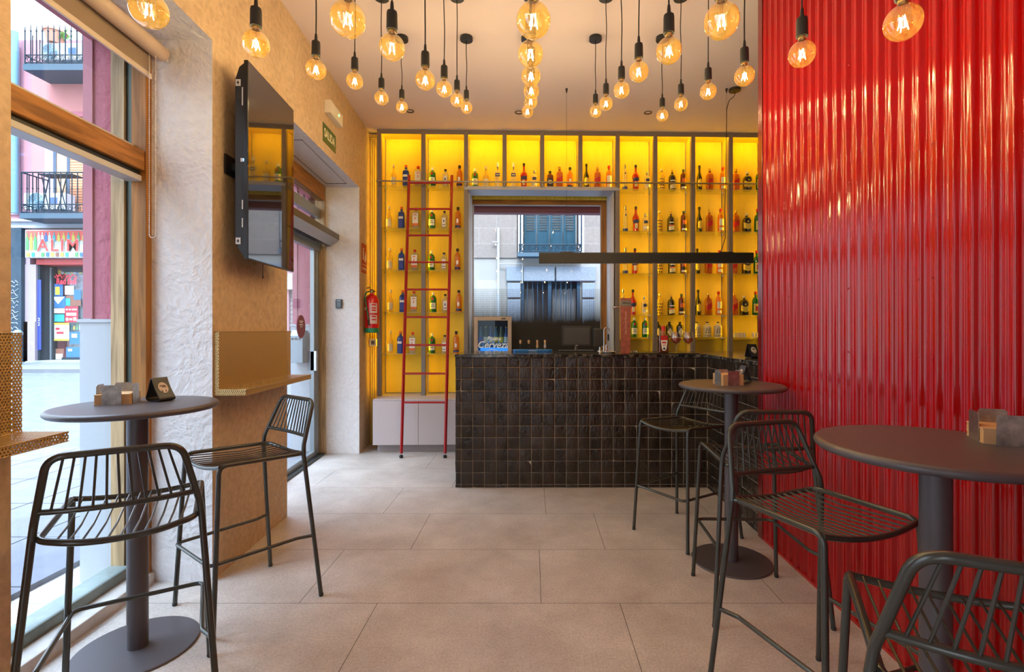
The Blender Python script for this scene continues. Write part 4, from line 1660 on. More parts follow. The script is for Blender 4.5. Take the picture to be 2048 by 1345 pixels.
stools = [
    ((-1.405, 1.755), (-0.52, 0.854), 'dark wire bar stool seen from behind at the left window table'),
    ((-1.432, 2.507), (-0.60, -0.80), 'dark wire bar stool beside the brown pillar, facing the left table'),
    ((0.995, 1.735), (0.30, -0.954), 'wire bar stool between the two right tables, its seat towards the nearest table'),
    ((1.104, 2.510), (0.035, 1.0), 'wire bar stool facing the middle table with its back to the nearest stools'),
    ((0.893, 1.000), (0.42, 0.907), 'nearest wire bar stool, cut off by the bottom right corner'),
    ((1.010, 3.330), (-0.834, -0.552), 'farthest wire bar stool, standing by the tiled bar front'),
]
st0 = make_stool()
for i, ((x, y), (fx, fy), lab) in enumerate(stools):
    o = st0 if i == 0 else copy_tree(st0)
    o.location = (x, y, 0)
    o.rotation_euler = (0, 0, math.atan2(fy, fx) - pi / 2)
    tag(o, lab, 'bar stool', 'wire bar stools')

# ================================================================ TABLES
M_TABLE = P('anthracite_powder_coat', (0.085, 0.072, 0.075, 1), 0.38, 0.1, bump=0.03, bscale=300)


def make_table():
    root = thing('high_table', 'table', 'table')
    f = MB()
    R = 0.297
    z = 1.037
    f.lathe([(0, z - 0.026), (R - 0.018, z - 0.026), (R - 0.008, z - 0.0245), (R - 0.002, z - 0.019), (R, z - 0.013), (R - 0.002, z - 0.007), (R - 0.008, z - 0.0015), (R - 0.016, z), (0, z)], 96)
    f.build('tabletop', M_TABLE, root)
    f = MB()
    f.lathe([(0.038, 0.008), (0.038, z - 0.026)], 40)
    f.build('column', M_TABLE, root)
    f = MB()
    f.lathe([(0, 0), (0.222, 0), (0.224, 0.002), (0.224, 0.006), (0.221, 0.009), (0, 0.009)], 80)
    f.build('base_plate', M_TABLE, root)
    f = MB()
    f.lathe([(0.038, z - 0.045), (0.10, z - 0.030), (0.10, z - 0.026)], 30)
    f.build('mounting_plate', M_TABLE, root)
    return root


TB = [((-1.680, 2.130), 'round high table by the big street window'), ((1.168, 2.930), 'round high table farthest right, near the tiled bar'), ((1.122, 1.390), 'nearest round high table against the red wall')]
t0 = make_table()
for i, ((x, y), lab) in enumerate(TB):
    o = t0 if i == 0 else copy_tree(t0)
    o.location = (x, y, 0)
    tag(o, lab, 'table', 'round high tables')

# napkin holders: four folded metal tabs round a stack of kraft napkins
ZTT = 1.037
M_TABS = P('galvanised_sheet', (0.42, 0.40, 0.37, 1), 0.32, 0.9, var=0.35, vscale=30)
M_NAP = P('kraft_paper', (0.62, 0.38, 0.18, 1), 0.8)


def make_holder():
    root = thing('napkin_holder', 'h', 'napkin holder')
    f = MB()
    w, hh = 0.068, 0.084
    f.box((-0.062, -0.062, 0), (0.062, 0.062, 0.0015))
    f.build('base', M_TABS, root)
    for k in range(4):
        f = MB()
        a = k * pi / 2
        Mr = Matrix.Rotation(a, 4, 'Z')
        pl = [(-w / 2, 0.0), (w / 2, 0.0), (w / 2, hh - 0.006), (w / 2 - 0.006, hh), (-w / 2 + 0.006, hh), (-w / 2, hh - 0.006)]
        f.ext(pl, lambda p, q, d: Mr @ Vector((p, -0.0625 - d, q)), 0.0, 0.0016)
        f.build('tab', M_TABS, root)
    return root


def make_napkins(n):
    f = MB()
    for k in range(n):
        z = 0.0018 + k * 0.0031
        w = 0.0618
        a = 0.0
        Mr = Matrix.Translation((random.gauss(0, 0.0004), random.gauss(0, 0.0004), 0)) @ Matrix.Rotation(random.gauss(0, 0.004), 4, 'Z')
        ww = w - random.uniform(0.0, 0.0012)
        f.box((-ww + 0.0005, -ww + 0.0005, z), (ww, ww, z + 0.0024), 0, Mr)
    return f.build('napkin_stack', M_NAP)


h0 = make_holder()
nap0 = make_napkins(14)
nap1 = make_napkins(20)
HP = [((-1.792, 2.165), 0.35, 'left window table', nap0), ((1.135, 2.895), 0.12, 'middle right table', nap1), ((1.335, 1.420), -0.42, 'nearest right table', None)]
for i, ((x, y), a, w, np_) in enumerate(HP):
    o = h0 if i == 0 else copy_tree(h0)
    o.location = (x, y, ZTT)
    o.rotation_euler = (0, 0, a)
    tag(o, 'square sheet metal napkin holder on the %s' % w, 'napkin holder', 'napkin holders')
    if np_ is None:
        np_ = nap0.copy()
        COL.objects.link(np_)
    np_.location = (x, y, ZTT)
    np_.rotation_euler = (0, 0, a)
    tag(np_, 'stack of kraft paper napkins in the holder on the %s' % w, 'napkins', 'napkin stacks')

# folded black menu stands with a round badge
M_STAND = P('black_folded_plastic', (0.022, 0.022, 0.025, 1), 0.35)
M_BADGE = P('beige_badge', (0.62, 0.52, 0.44, 1), 0.6)


def make_stand():
    root = thing('menu_stand', 's', 'menu stand')
    # side profile (y, z): front face S-curve, curled foot, base, rear slope
    out_ = [(0.014, 0.106), (0.006, 0.085), (-0.006, 0.06), (-0.022, 0.035), (-0.034, 0.018), (-0.037, 0.010), (-0.030, 0.003), (-0.015, 0.0), (0.015, 0.0), (0.035, 0.003), (0.046, 0.010), (0.048, 0.016), (0.036, 0.050), (0.020, 0.102)]
    pts = fillet([(0, a, b_) for a, b_ in out_], 0.02, 3, closed=True)
    cx, cz = 0.008, 0.035
    f = MB()
    n = len(pts)
    w = 0.036
    vs = []
    for p in pts:
        for x in (-w, w):
            vs.append((x, p.y, p.z))
    for p in pts:
        d = (Vector((0, cx, cz)) - p)
        d = d.normalized() * 0.004
        for x in (-w, w):
            vs.append((x, p.y + d.y, p.z + d.z))
    fs = []
    for k in range(n):
        k2 = (k + 1) % n
        fs.append((2 * k, 2 * k + 1, 2 * k2 + 1, 2 * k2))
        fs.append((2 * n + 2 * k, 2 * n + 2 * k2, 2 * n + 2 * k2 + 1, 2 * n + 2 * k + 1))
        fs.append((2 * k, 2 * k2, 2 * n + 2 * k2, 2 * n + 2 * k))
        fs.append((2 * k + 1, 2 * n + 2 * k + 1, 2 * n + 2 * k2 + 1, 2 * k2 + 1))
    f.add(vs, fs, 0, True)
    f.build('stand_body', M_STAND, root)
    # badge, following the sloping front
    f = MB()

    def fy(z):
        for (a, b_), (c, d_) in zip(out_, out_[1:]):
            if d_ <= z <= b_:
                return c + (a - c) * (z - d_) / (b_ - d_) - 0.0022
        return -0.03
    c0 = [(0.0, fy(0.060), 0.060)]
    rg = [(0.022 * cos(2 * pi * k / 32), fy(0.060 + 0.023 * sin(2 * pi * k / 32)), 0.060 + 0.023 * sin(2 * pi * k / 32)) for k in range(32)]
    f.add(c0 + rg, [(0, 1 + k, 1 + (k + 1) % 32) for k in range(32)])
    bd = f.build('badge', M_BADGE, root)
    f = MB()
    for (x0, x1, z) in ((-0.013, 0.012, 0.066), (-0.004, 0.014, 0.061)):
        f.add([(x0, fy(z) - 0.0006, z), (x1, fy(z) - 0.0006, z), (x1, fy(z + 0.004) - 0.0006, z + 0.004), (x0, fy(z + 0.004) - 0.0006, z + 0.004)], [(0, 1, 2, 3)])
    for x in (-0.010, 0.006):
        f.add([(x - 0.004, fy(0.042) - 0.0006, 0.042), (x + 0.004, fy(0.042) - 0.0006, 0.042), (x, fy(0.054) - 0.0006, 0.054)], [(0, 1, 2)])
    f.build('print', P('brown_print', (0.08, 0.05, 0.04, 1), 0.7), bd)
    return root


s0_ = make_stand()
SP = [((-1.655, 2.235, ZTT), 1.30, 'black folded menu stand with round badge on the left window table'),
      ((1.250, 2.985, ZTT), -1.50, 'black folded menu stand seen edge-on behind the napkin holder, middle right table'),
      ((1.635, 3.70, 1.145), 0.20, 'black folded menu stand on the bar return beside the red wall')]
for i, (p, a, lab) in enumerate(SP):
    o = s0_ if i == 0 else copy_tree(s0_)
    o.location = p
    o.rotation_euler = (0, 0, a)
    tag(o, lab, 'menu stand', 'menu stands')

# ================================================================ PENDANT BULBS
M_CORD = P('black_cord', (0.008, 0.008, 0.008, 1), 0.6)
M_SOCK = P('black_silicone', (0.012, 0.012, 0.012, 1), 0.55)
M_AMB = thin_glass('amber_bulb_glass', (1.0, 0.86, 0.48, 1), 0.20, 0.0, (1.0, 0.62, 0.14, 1), 0.012)
M_FIL = emis('glowing_filament', (1.0, 0.86, 0.74, 1), BULB_POWER)
M_SCREW = P('brass_screw_base', (0.75, 0.55, 0.22, 1), 0.25, 1.0)
G = 0.0475


def make_pendant():
    """origin at the centre of the globe; cord and rose are fitted per lamp"""
    root = thing('pendant_lamp', 'p', 'pendant lamp')
    f = MB()
    prof = []
    for k in range(25):
        a = -pi / 2 + (pi * 0.885) * k / 24
        prof.append((G * cos(a), G * sin(a)))
    rN = 0.0135
    prof += [(rN + 0.001, 0.0505), (rN, 0.060)]
    prof[0] = (0.0, -G)
    f.lathe(prof, 32)
    gl = f.build('bulb', M_AMB, root)
    f = MB()
    for k in range(4):
        a = 2 * pi * k / 4 + 0.4
        f.tube([(0.004 * cos(a), 0.004 * sin(a), 0.014), (0.0135 * cos(a), 0.0135 * sin(a), -0.020)], 0.0010, 4)
    f.build('filament', M_FIL, gl)
    f = MB()
    f.lathe([(0.0, 0.055), (0.006, 0.055), (0.004, 0.03), (0.0025, 0.018), (0.0, 0.016)], 10)
    f.build('glass_stem', thin_glass('stem_glass', (1, 0.9, 0.6, 1), 0.2), gl)
    f = MB()
    f.lathe([(0.0128, 0.054), (0.0138, 0.057), (0.0128, 0.060), (0.0138, 0.063), (0.0128, 0.066), (0.0128, 0.07)], 18)
    f.build('screw_base', M_SCREW, gl)
    f = MB()
    f.lathe([(0.014, 0.066), (0.0205, 0.064), (0.0208, 0.068), (0.0200, 0.125), (0.0185, 0.134), (0.0075, 0.139), (0.0065, 0.160), (0.005, 0.172), (0.0, 0.172)], 24)
    f.build('socket', M_SOCK, root)
    f = MB()
    f.lathe([(0.0, 0.0), (0.049, 0.0), (0.050, 0.001), (0.050, 0.027), (0.0, 0.027)], 32)
    f.build('ceiling_rose', P('black_rose', (0.015, 0.018, 0.022, 1), 0.45), root)
    return root


ROWS_Y = [1.385, 1.880, 2.425, 2.940, 3.470, 3.970]
VR = [[(298, 20), (696, 39), (1067, 40.6), (1443, 42), (1806, 45)],
      [(512, 88), (784, 95), (1061, 108), (1337.7, 101.6), (1604, 108)],
      [(632, 139), (850.5, 160), (1062, 152), (1277.5, 143.5), (1488.8, 152)],
      [(709.5, 162), (888.4, 178), (1062.7, 181.6), (1243, 180), (1416.4, 183)],
      [(763, 196), (914, 200), (1061.5, 203), (1212, 207), (1361.9, 208)],
      [(803.6, 214), (932.8, 215), (1055, 223), (1191, 223), (1324.5, 231)]]
RW = ['nearest row', 'second nearest row', 'third nearest row', 'third farthest row', 'second farthest row', 'farthest row']
CW = ['leftmost', 'second from left', 'centre', 'second from right', 'rightmost']
p0 = make_pendant()
first = True
for r_, row in enumerate(VR):
    for c_, (u_, v_) in enumerate(row):
        Yd = ROWS_Y[r_]
        p = pt(u_, v_, Yd)
        o = p0 if first else copy_tree(p0)
        o.location = p
        # a cord with its own gentle kinks up to a rose on the ceiling
        for ch in o.children:
            if ch.name.startswith('ceiling_rose'):
                rose = ch
        rose.location = (0, 0, ZC - 0.0275 - p.z)
        L = ZC - 0.027 - p.z
        f = MB()
        n = 12
        ph = random.uniform(0, 6)
        am = 0.0035
        path = []
        for k in range(n + 1):
            t = k / n
            z = 0.171 + (L - 0.171) * t
            w = sin(pi * t)
            path.append((am * w * sin(ph + t * 9), am * w * cos(ph * 1.7 + t * 7), z))
        f.tube(path, 0.0032, 6)
        f.build('cord', M_CORD, o)
        o.rotation_euler = (0, 0, random.uniform(0, 6))
        first = False
        tag(o, 'amber globe bulb on black cord, %s in %s' % (CW[c_], RW[r_]), 'pendant lamp', 'amber globe pendants')
# recessed spots
sp0 = None
for k, (u_, v_) in enumerate(((820, 222), (1037.5, 224.6), (1296, 225))):
    p = pt(u_, v_, 2.325 / (660 - v_) * 1000)
    if sp0 is None:
        sp0 = thing('recessed_spotlight', 's', 'spotlight', p)
        f = MB()
        f.lathe([(0.028, 0.02), (0.030, -0.001), (0.041, -0.003), (0.043, 0.0), (0.043, 0.002)], 28)
        f.build('trim_ring', M_BLACK, sp0)
        f = MB()
        f.lathe([(0.0, 0.018), (0.029, 0.018)], 20)
        f.build('lens', P('dark_lens', (0.03, 0.03, 0.035, 1), 0.15), sp0)
        o = sp0
    else:
        o = copy_tree(sp0)
    o.location = (p.x, p.y, ZC - 0.004)
    tag(o, 'black recessed ceiling spot, %s of three before the shelving' % ('left', 'middle', 'right')[k], 'spotlight', 'recessed spots')

# linear lamp over the bar
ll = thing('linear_pendant_lamp', 'long black linear lamp hung over the bar on two thin wires', 'pendant lamp', (0, 4.82, 0))
xa, xb = (1078 - CX) * 4.82 / F, (1505 - CX) * 4.82 / F
f = MB()
f.box((xa, -0.03, 1.996), (xb, 0.03, 2.096))
f.build('housing', P('matt_black_housing', (0.010, 0.008, 0.007, 1), 0.5), ll, 0.002)
f = MB()
f.box((xa + 0.01, -0.024, 1.9955), (xb - 0.01, 0.024, 1.9975))
f.build('diffuser', P('opal_diffuser', (0.55, 0.50, 0.42, 1), 0.5), ll)
for x in (0.333, 1.875):
    f = MB()
    f.tube([(x, 0, 2.096), (x, 0, ZC - 0.04)], 0.0012, 5)
    f.build('suspension_wire', M_CORD, ll)
    f = MB()
    f.lathe([(0.004, -0.04), (0.010, -0.012), (0.012, 0.0), (0, 0)], 12, (x, 0, ZC))
    f.build('wire_anchor', M_BLACK, ll)
    f = MB()
    f.box((x - 0.06, -0.012, 2.096), (x + 0.06, 0.012, 2.106))
    f.build('wire_clamp', M_BLACK, ll)
f = MB()
f.lathe([(0, -0.022), (0.053, -0.022), (0.055, -0.02), (0.055, 0), (0, 0)], 28, (1.955, 0, ZC - 0.002))
f.build('ceiling_rose', P('olive_black_rose', (0.03, 0.028, 0.015, 1), 0.4), ll)
f = MB()
pth = [(1.955, 0, ZC - 0.02), (1.955, 0, ZC - 0.07), (1.90, 0, ZC - 0.11), (1.877, 0, ZC - 0.20), (1.875, 0.004, 3.2), (1.868, 0.0, 2.85), (1.860, 0.004, 2.5), (1.865, 0, 2.25), (1.83, 0, 2.13), (1.81, 0, 2.10)]
f.tube(fillet(pth, 0.08, 5), 0.0035, 8)
f.build('power_cord', M_CORD, ll)

# ================================================================ TELEVISION AND WALL SHELVES
# frame along the left wall: local x = out of the wall, y = along
LW = Matrix(((1, -0.061, 0, -1.556), (0, 1, 0, 0), (0, 0, 1, 0), (0, 0, 0, 1)))
tv = thing('television', 'large black television hung upright on the brown pillar', 'television')
ty0, ty1, tz0, tz1 = 2.735, 3.365, 0.967, 2.834
tz0 = H + (660 - 518) / F * 2.735
tz1 = H + (660 - 119.5) / F * 2.735
TVM = Matrix(((1, -0.078, 0, -1.341), (0, 1, 0, 0), (0, 0, 1, 0), (0, 0, 0, 1)))   # screen plane, slightly turned to the room


def tvp(x, y, z):
    return TVM @ Vector((x, y, z))


f = MB()
for (a, b_) in (((-0.022, ty0, tz0), (0.0, ty1, tz1)),):
    f.box(a, b_, 0, TVM)
f.build('bezel', P('tv_bezel', (0.006, 0.006, 0.007, 1), 0.3), tv, 0.002)
f = MB()
f.add([tvp(0.0008, ty0 + 0.006, tz0 + 0.006), tvp(0.0008, ty1 - 0.006, tz0 + 0.006), tvp(0.0008, ty1 - 0.006, tz1 - 0.006), tvp(0.0008, ty0 + 0.006, tz1 - 0.006)], [(0, 1, 2, 3)])
f.build('screen', P('dark_screen', (0.012, 0.010, 0.010, 1), 0.02, spec=1.0, coat=1.0), tv)
f = MB()
sec = [(tz0 + 0.004, -0.022), (tz0 + 0.06, -0.062), (tz0 + 0.12, -0.078), (tz1 - 0.10, -0.078), (tz1 - 0.03, -0.055), (tz1 - 0.004, -0.022)]
f.ext(sec, lambda a, b_, d: tvp(b_, d, a), ty0 + 0.012, ty1 - 0.02, 0)
f.build('back_cover', P('tv_back', (0.010, 0.010, 0.011, 1), 0.55), tv, 0.006)
f = MB()
zm = (tz0 + tz1) / 2
for z in [zm - 0.10 - 0.008 * k for k in range(18)] + [zm + 0.40 - 0.008 * k for k in range(9)]:
    f.box((-0.066, ty0 + 0.0105, z), (-0.040, ty0 + 0.0125, z + 0.003), 0, TVM)
f.build('vent', P('vent_grey', (0.03, 0.03, 0.03, 1), 0.5), tv)
f = MB()
for z in (tz1 - 0.12, tz0 + 0.10):
    f.box((-0.072, ty0 + 0.0095, z - 0.018), (-0.045, ty0 + 0.0115, z + 0.018), 0, TVM)
for z in (tz1 - 0.22, tz1 - 0.17, tz0 + 0.20, tz0 + 0.30):
    f.box((-0.038, ty0 + 0.0095, z - 0.025), (-0.031, ty0 + 0.0115, z + 0.025), 0, TVM)
f.box((-0.045, ty0 + 0.0090, zm - 0.01), (-0.025, ty0 + 0.0115, zm + 0.01), 0, TVM)
f.build('sticker', P('sticker_white', (0.55, 0.52, 0.5, 1), 0.5), tv)
f = MB()
for z in (tz1 - 0.12, tz0 + 0.10):
    f.box((-0.061, ty0 + 0.0085, z - 0.010), (-0.056, ty0 + 0.0095, z + 0.010), 0, TVM)
    f.box((-0.066, ty0 + 0.0085, z - 0.003), (-0.052, ty0 + 0.0095, z + 0.003), 0, TVM)
f.build('sticker_mark', M_BLACK, tv)
f = MB()
f.box((-0.028, ty0 + 0.006, zm - 0.004), (-0.023, ty0 + 0.0115, zm + 0.004), 0, TVM)
f.build('status_light', emis('blue_led', (0.05, 0.35, 1.0, 1), 4.0), tv)
f = MB()
f.box((0.0, 2.80, zm - 0.055), (0.012, 3.30, zm + 0.055), 0, LW)
f.box((0.012, 2.86, zm - 0.02), (0.13, 2.90, zm + 0.02), 0, LW)
f.box((0.012, 3.10, zm - 0.05), (0.13, 3.20, zm + 0.05), 0, LW)
f.build('wall_bracket', M_BLACK, tv)
f = MB()
f.tube([LW @ Vector((0.10, 3.05, tz0 + 0.02)), LW @ Vector((0.10, 3.05, tz0 - 0.05)), LW @ Vector((0.10, 3.052, tz0 - 0.075))], [0.002, 0.002, 0.005], 8)
f.build('dangling_cable', M_CORD, tv)

# perforated folded wall shelves
GOLD = (0.60, 0.40, 0.15, 1)
M_PERV = perforated('perforated_sheet_upright', GOLD, 1, 2, 0.0105, 0.30)
M_PERH = perforated('perforated_sheet_level', GOLD, 0, 1, 0.0105, 0.30)
M_PERX = perforated('perforated_sheet_end', GOLD, 0, 2, 0.0105, 0.30)
M_EDGE = P('folded_sheet_edge', (0.50, 0.34, 0.14, 1), 0.4, 0.3)
for (y0_, y1_, lab) in ((0.72, 1.592, 'gold perforated metal wall shelf at the left edge, nearest the camera'), (2.70, 3.62, 'gold perforated metal wall shelf under the television')):
    sh = thing('wall_shelf', lab, 'wall shelf', group='perforated wall shelves')
    zt, zb_, dep = 1.345, 1.030, 0.178
    f = MB()
    f.box((0.028, y0_, zb_), (0.030, y1_, zt), 0, LW)
    f.build('back_plate', M_PERV, sh)
    f = MB()
    Lp = [(0.0, zb_ - 0.028), (dep, zb_ - 0.028), (dep, zb_ - 0.002), (0.028, zb_ - 0.002), (0.028, zt), (0.0, zt)]
    f.ext(Lp, lambda a, b_, d: LW @ Vector((a, d, b_)), y0_, y0_ + 0.002)
    f.build('end_flange', M_PERX, sh)
    f = MB()
    f.ext(Lp, lambda a, b_, d: LW @ Vector((a, d, b_)), y1_ - 0.002, y1_)
    f.build('end_flange', M_PERX, sh)
    f = MB()
    f.box((0.028, y0_, zb_ - 0.001), (dep, y1_, zb_ + 0.001), 0, LW)
    f.box((0.0, y0_, zb_ - 0.030), (dep, y1_, zb_ - 0.028), 0, LW)
    f.box((0.0, y0_, zt - 0.002), (0.030, y1_, zt), 0, LW)
    f.build('shelf_plate', M_PERH, sh)
    f = MB()
    f.box((dep - 0.002, y0_, zb_ - 0.030), (dep, y1_, zb_ + 0.001), 0, LW)
    f.build('front_lip', M_PERV, sh)
    f = MB()
    for (x, z) in ((0.030, zt), (0.030, zb_ + 0.001), (dep, zb_ + 0.001), (dep, zb_ - 0.029)):
        f.tube([LW @ Vector((x, y0_, z)), LW @ Vector((x, y1_, z))], 0.0016, 6)
    f.tube([LW @ Vector((0.030, y0_, zt)), LW @ Vector((0.030, y0_, zb_)), LW @ Vector((dep, y0_, zb_))], 0.0014, 6)
    f.build('folded_edge', M_EDGE, sh)

# ================================================================ THINGS ON THE LEFT WALL
em = thing('emergency_light', 'white emergency light with green indicator high on the left wall', 'emergency light')
f = MB()
f.box((0.0, 4.395, 3.268), (0.055, 4.735, 3.382), 0, LW)
f.build('casing', P('warm_white_plastic', (0.72, 0.66, 0.56, 1), 0.45), em, 0.004)
f = MB()
f.box((0.055, 4.42, 3.285), (0.058, 4.71, 3.365), 0, LW)
f.build('diffuser', P('diffuser_white', (0.80, 0.74, 0.62, 1), 0.35), em, 0.001)
f = MB()
f.box((0.058, 4.60, 3.325), (0.0615, 4.618, 3.337), 0, LW)
f.build('indicator', emis('green_led', (0.05, 1.0, 0.15, 1), 4.0), em)
aw = math.atan(-0.061)
RL = (pi / 2, 0, pi / 2 - aw * -1)
es = thing('exit_sign', 'green SALIDA exit sign on the left wall under the emergency light', 'sign')
f = MB()
f.box((0.0, 4.352, 3.004), (0.004, 4.684, 3.168), 0, LW)
f.build('plate', P('exit_green', (0.03, 0.10, 0.03, 1), 0.5), es)
text_mesh('lettering', 'SALIDA', 0.105, P('cream_letters', (0.75, 0.72, 0.50, 1), 0.6), es, LW @ Vector((0.0048, 4.515, 3.088)), (pi / 2, 0, pi / 2 + 0.061), sx=0.80, bold=0.002)
fs_ = thing('fire_sign', 'small red fire extinguisher sign at the end of the left wall', 'sign')
f = MB()
ya, yb, za, zb_ = 5.555, 5.76, 1.995, 2.325
f.box((0.0, ya, za), (0.003, yb, zb_), 0, LW)
f.build('plate', P('sign_red', (0.42, 0.03, 0.015, 1), 0.5), fs_)
f = MB()
x0, x1 = 0.003, 0.0045
f.box((x0, 5.60, 2.14), (x1, 5.645, 2.24), 0, LW)
f.box((x0, 5.61, 2.24), (x1, 5.635, 2.265), 0, LW)
f.box((x0, 5.59, 2.262), (x1, 5.65, 2.272), 0, LW)
f.ext([(5.67, 2.13), (5.70, 2.12), (5.735, 2.16), (5.73, 2.21), (5.705, 2.25), (5.70, 2.20), (5.685, 2.19)], lambda a, b_, d: LW @ Vector((d, a, b_)), x0, x1)
f.box((x0, ya + 0.01, 2.085), (x1, yb - 0.01, 2.09), 0, LW)
f.build('pictogram', P('sign_white', (0.75, 0.68, 0.6, 1), 0.6), fs_)
text_mesh('lettering', 'EXTINTOR', 0.04, P('sign_white', (0.75, 0.68, 0.6, 1), 0.6), fs_, LW @ Vector((0.0045, 5.657, 2.04)), (pi / 2, 0, pi / 2 + 0.061), sx=0.85)
kp = thing('keypad', 'small dark wall keypad on the pale reveal by the door', 'keypad', (-2.106, 5.468, 1.64))
f = MB()
f.box((-0.034, -0.022, -0.048), (0.034, 0.0, 0.048))
f.build('casing', P('keypad_dark', (0.025, 0.035, 0.045, 1), 0.3), kp, 0.004)
f = MB()
f.box((-0.020, -0.0235, 0.026), (0.020, -0.022, 0.034))
for (x, z) in ((-0.012, 0.008), (0.012, 0.008), (0, -0.004), (-0.012, -0.016), (0.012, -0.016)):
    f.box((x - 0.005, -0.0235, z - 0.004), (x + 0.005, -0.022, z + 0.004))
f.box((-0.018, -0.0235, -0.036), (0.018, -0.022, -0.032))
f.build('keys', P('keypad_print', (0.5, 0.53, 0.55, 1), 0.5), kp)

# fire extinguisher
fx = thing('fire_extinguisher', 'red fire extinguisher with green hose and green foot on the left wall', 'fire extinguisher', (-1.812, 5.66, 1.322))
M_EXR = P('extinguisher_red', (0.62, 0.006, 0.010, 1), 0.22, coat=0.4)
r = 0.079
f = MB()
f.lathe([(r, 0.045), (r, 0.335), (r * 0.96, 0.37), (r * 0.80, 0.402), (r * 0.5, 0.425), (0.022, 0.435), (0.020, 0.45), (0, 0.45)], 32)
f.build('cylinder', M_EXR, fx)
f = MB()
f.lathe([(0, 0.0), (r * 0.95, 0.0), (r + 0.002, 0.006), (r + 0.002, 0.052), (r, 0.053)], 32)
f.build('foot_ring', P('green_plastic', (0.01, 0.22, 0.09, 1), 0.45), fx)
f = MB()
f.lathe([(0.018, 0.445), (0.020, 0.455), (0.020, 0.478), (0.012, 0.485), (0, 0.485)], 16)
f.tube([(0.02, -0.01, 0.47), (0.04, -0.03, 0.465)], 0.012, 12)
f.build('valve', P('valve_brass', (0.45, 0.36, 0.2, 1), 0.3, 0.9), fx)
f = MB()
f.box((-0.012, -0.075, 0.500), (0.012, 0.03, 0.506), 0, Matrix.Translation((0, 0, 0.13)) @ Matrix.Rotation(radians(14), 4, 'X') @ Matrix.Translation((0, 0, -0.115)))
f.box((-0.012, -0.065, 0.483), (0.012, 0.02, 0.489))
f.build('handle', M_BLACK, fx, 0.002)
f = MB()
hp = [(-0.015, -0.015, 0.468), (-0.045, -0.06, 0.455), (-0.050, -0.084, 0.40), (-0.035, -0.088, 0.30), (-0.018, -0.088, 0.20), (-0.010, -0.088, 0.14)]
f.tube(fillet(hp, 0.05, 6), 0.0075, 10)
f.build('hose', P('green_hose', (0.02, 0.16, 0.07, 1), 0.4), fx)
f = MB()
f.tube([(-0.010, -0.088, 0.145), (-0.008, -0.089, 0.08)], [0.009, 0.011], 12)
f.build('nozzle', M_BLACK, fx)
f = MB()
for (a0, a1, z0, z1) in ((-88, -28, 0.22, 0.33), (-88, -28, 0.10, 0.20), (-150, -115, 0.255, 0.285)):
    arc_label(f, r, z0, z1, 0, a0, a1, 0)
f.build('label', P('extinguisher_label', (0.62, 0.48, 0.42, 1), 0.5), fx)
f = MB()
for z in (0.305, 0.27, 0.245, 0.175, 0.14):
    arc_label(f, r, z, z + 0.014, 0, -75, -40, 0, off=0.002)
f.build('print', M_EXR, fx)
f = MB()
f.box((-0.083, -0.01, 0.36), (-0.07, 0.01, 0.40))
f.box((-0.078, -0.02, 0.30), (-0.072, 0.02, 0.40))
f.build('wall_hook', M_BLACK, fx)

ob = thing('socket_box', 'small white surface socket box on the fluted panel below the extinguisher', 'socket')
sx_, sz_ = bs(747, 0.09), 1.355 - 0.0255 * 5.87
f = MB()
f.box((sx_ - 0.040, 0.062, sz_ - 0.043), (sx_ + 0.040, 0.104, sz_ + 0.043), 0, BM)
f.build('casing', P('warm_white_plastic', (0.72, 0.66, 0.56, 1), 0.45), ob, 0.004)
f = MB()
f.box((sx_ - 0.020, 0.060, sz_ - 0.022), (sx_ + 0.020, 0.062, sz_ + 0.022), 0, BM)
f.build('socket_face', P('socket_face', (0.12, 0.10, 0.08, 1), 0.5), ob)

# ================================================================ ON THE BAR
ZT_ = 1.145
fr = thing('bottle_cooler', 'glass-door beer bottle cooler with blue glow behind the bar', 'cooler', BO, BA)
d0 = -0.26
fs0, fs1 = bs(948, d0), bs(1023, d0)
fz0, fz1 = 0.90, bz(633.5, (fs0 + fs1) / 2, d0)
M_FR = P('taupe_cooler_frame', (0.42, 0.33, 0.24, 1), 0.4)
f = MB()
f.box((fs0 + 0.005, d0 + 0.04, fz0), (fs1 - 0.005, d0 + 0.045 + 0.42, fz0 + 0.03))
f.box((fs0 + 0.005, d0 + 0.04, fz1 - 0.03), (fs1 - 0.005, d0 + 0.46, fz1))
f.box((fs0 + 0.005, d0 + 0.04, fz0), (fs0 + 0.03, d0 + 0.46, fz1))
f.box((fs1 - 0.03, d0 + 0.04, fz0), (fs1 - 0.005, d0 + 0.46, fz1))
f.box((fs0 + 0.005, d0 + 0.44, fz0), (fs1 - 0.005, d0 + 0.46, fz1))
f.build('cabinet_body', P('cooler_body', (0.10, 0.10, 0.11, 1), 0.4), fr)
f = MB()
f.box((fs0, d0, fz0), (fs0 + 0.042, d0 + 0.04, fz1))
f.box((fs1 - 0.042, d0, fz0), (fs1, d0 + 0.04, fz1))
f.box((fs0 + 0.042, d0, fz1 - 0.045), (fs1 - 0.042, d0 + 0.04, fz1))
f.box((fs0 + 0.042, d0, fz0), (fs1 - 0.042, d0 + 0.04, fz0 + 0.045))
dr = f.build('door', M_FR, fr, 0.003)
f = MB()
f.box((fs0 + 0.042, d0 + 0.012, fz0 + 0.045), (fs1 - 0.042, d0 + 0.016, fz1 - 0.045))
f.build('glass', thin_glass('cooler_glass', (0.8, 0.92, 1.0, 1), 0.01), dr)
f = MB()
f.box((fs0 + 0.036, d0 + 0.05, fz0 + 0.05), (fs0 + 0.040, d0 + 0.058, fz1 - 0.06))
f.box((fs1 - 0.040, d0 + 0.05, fz0 + 0.05), (fs1 - 0.036, d0 + 0.058, fz1 - 0.06))
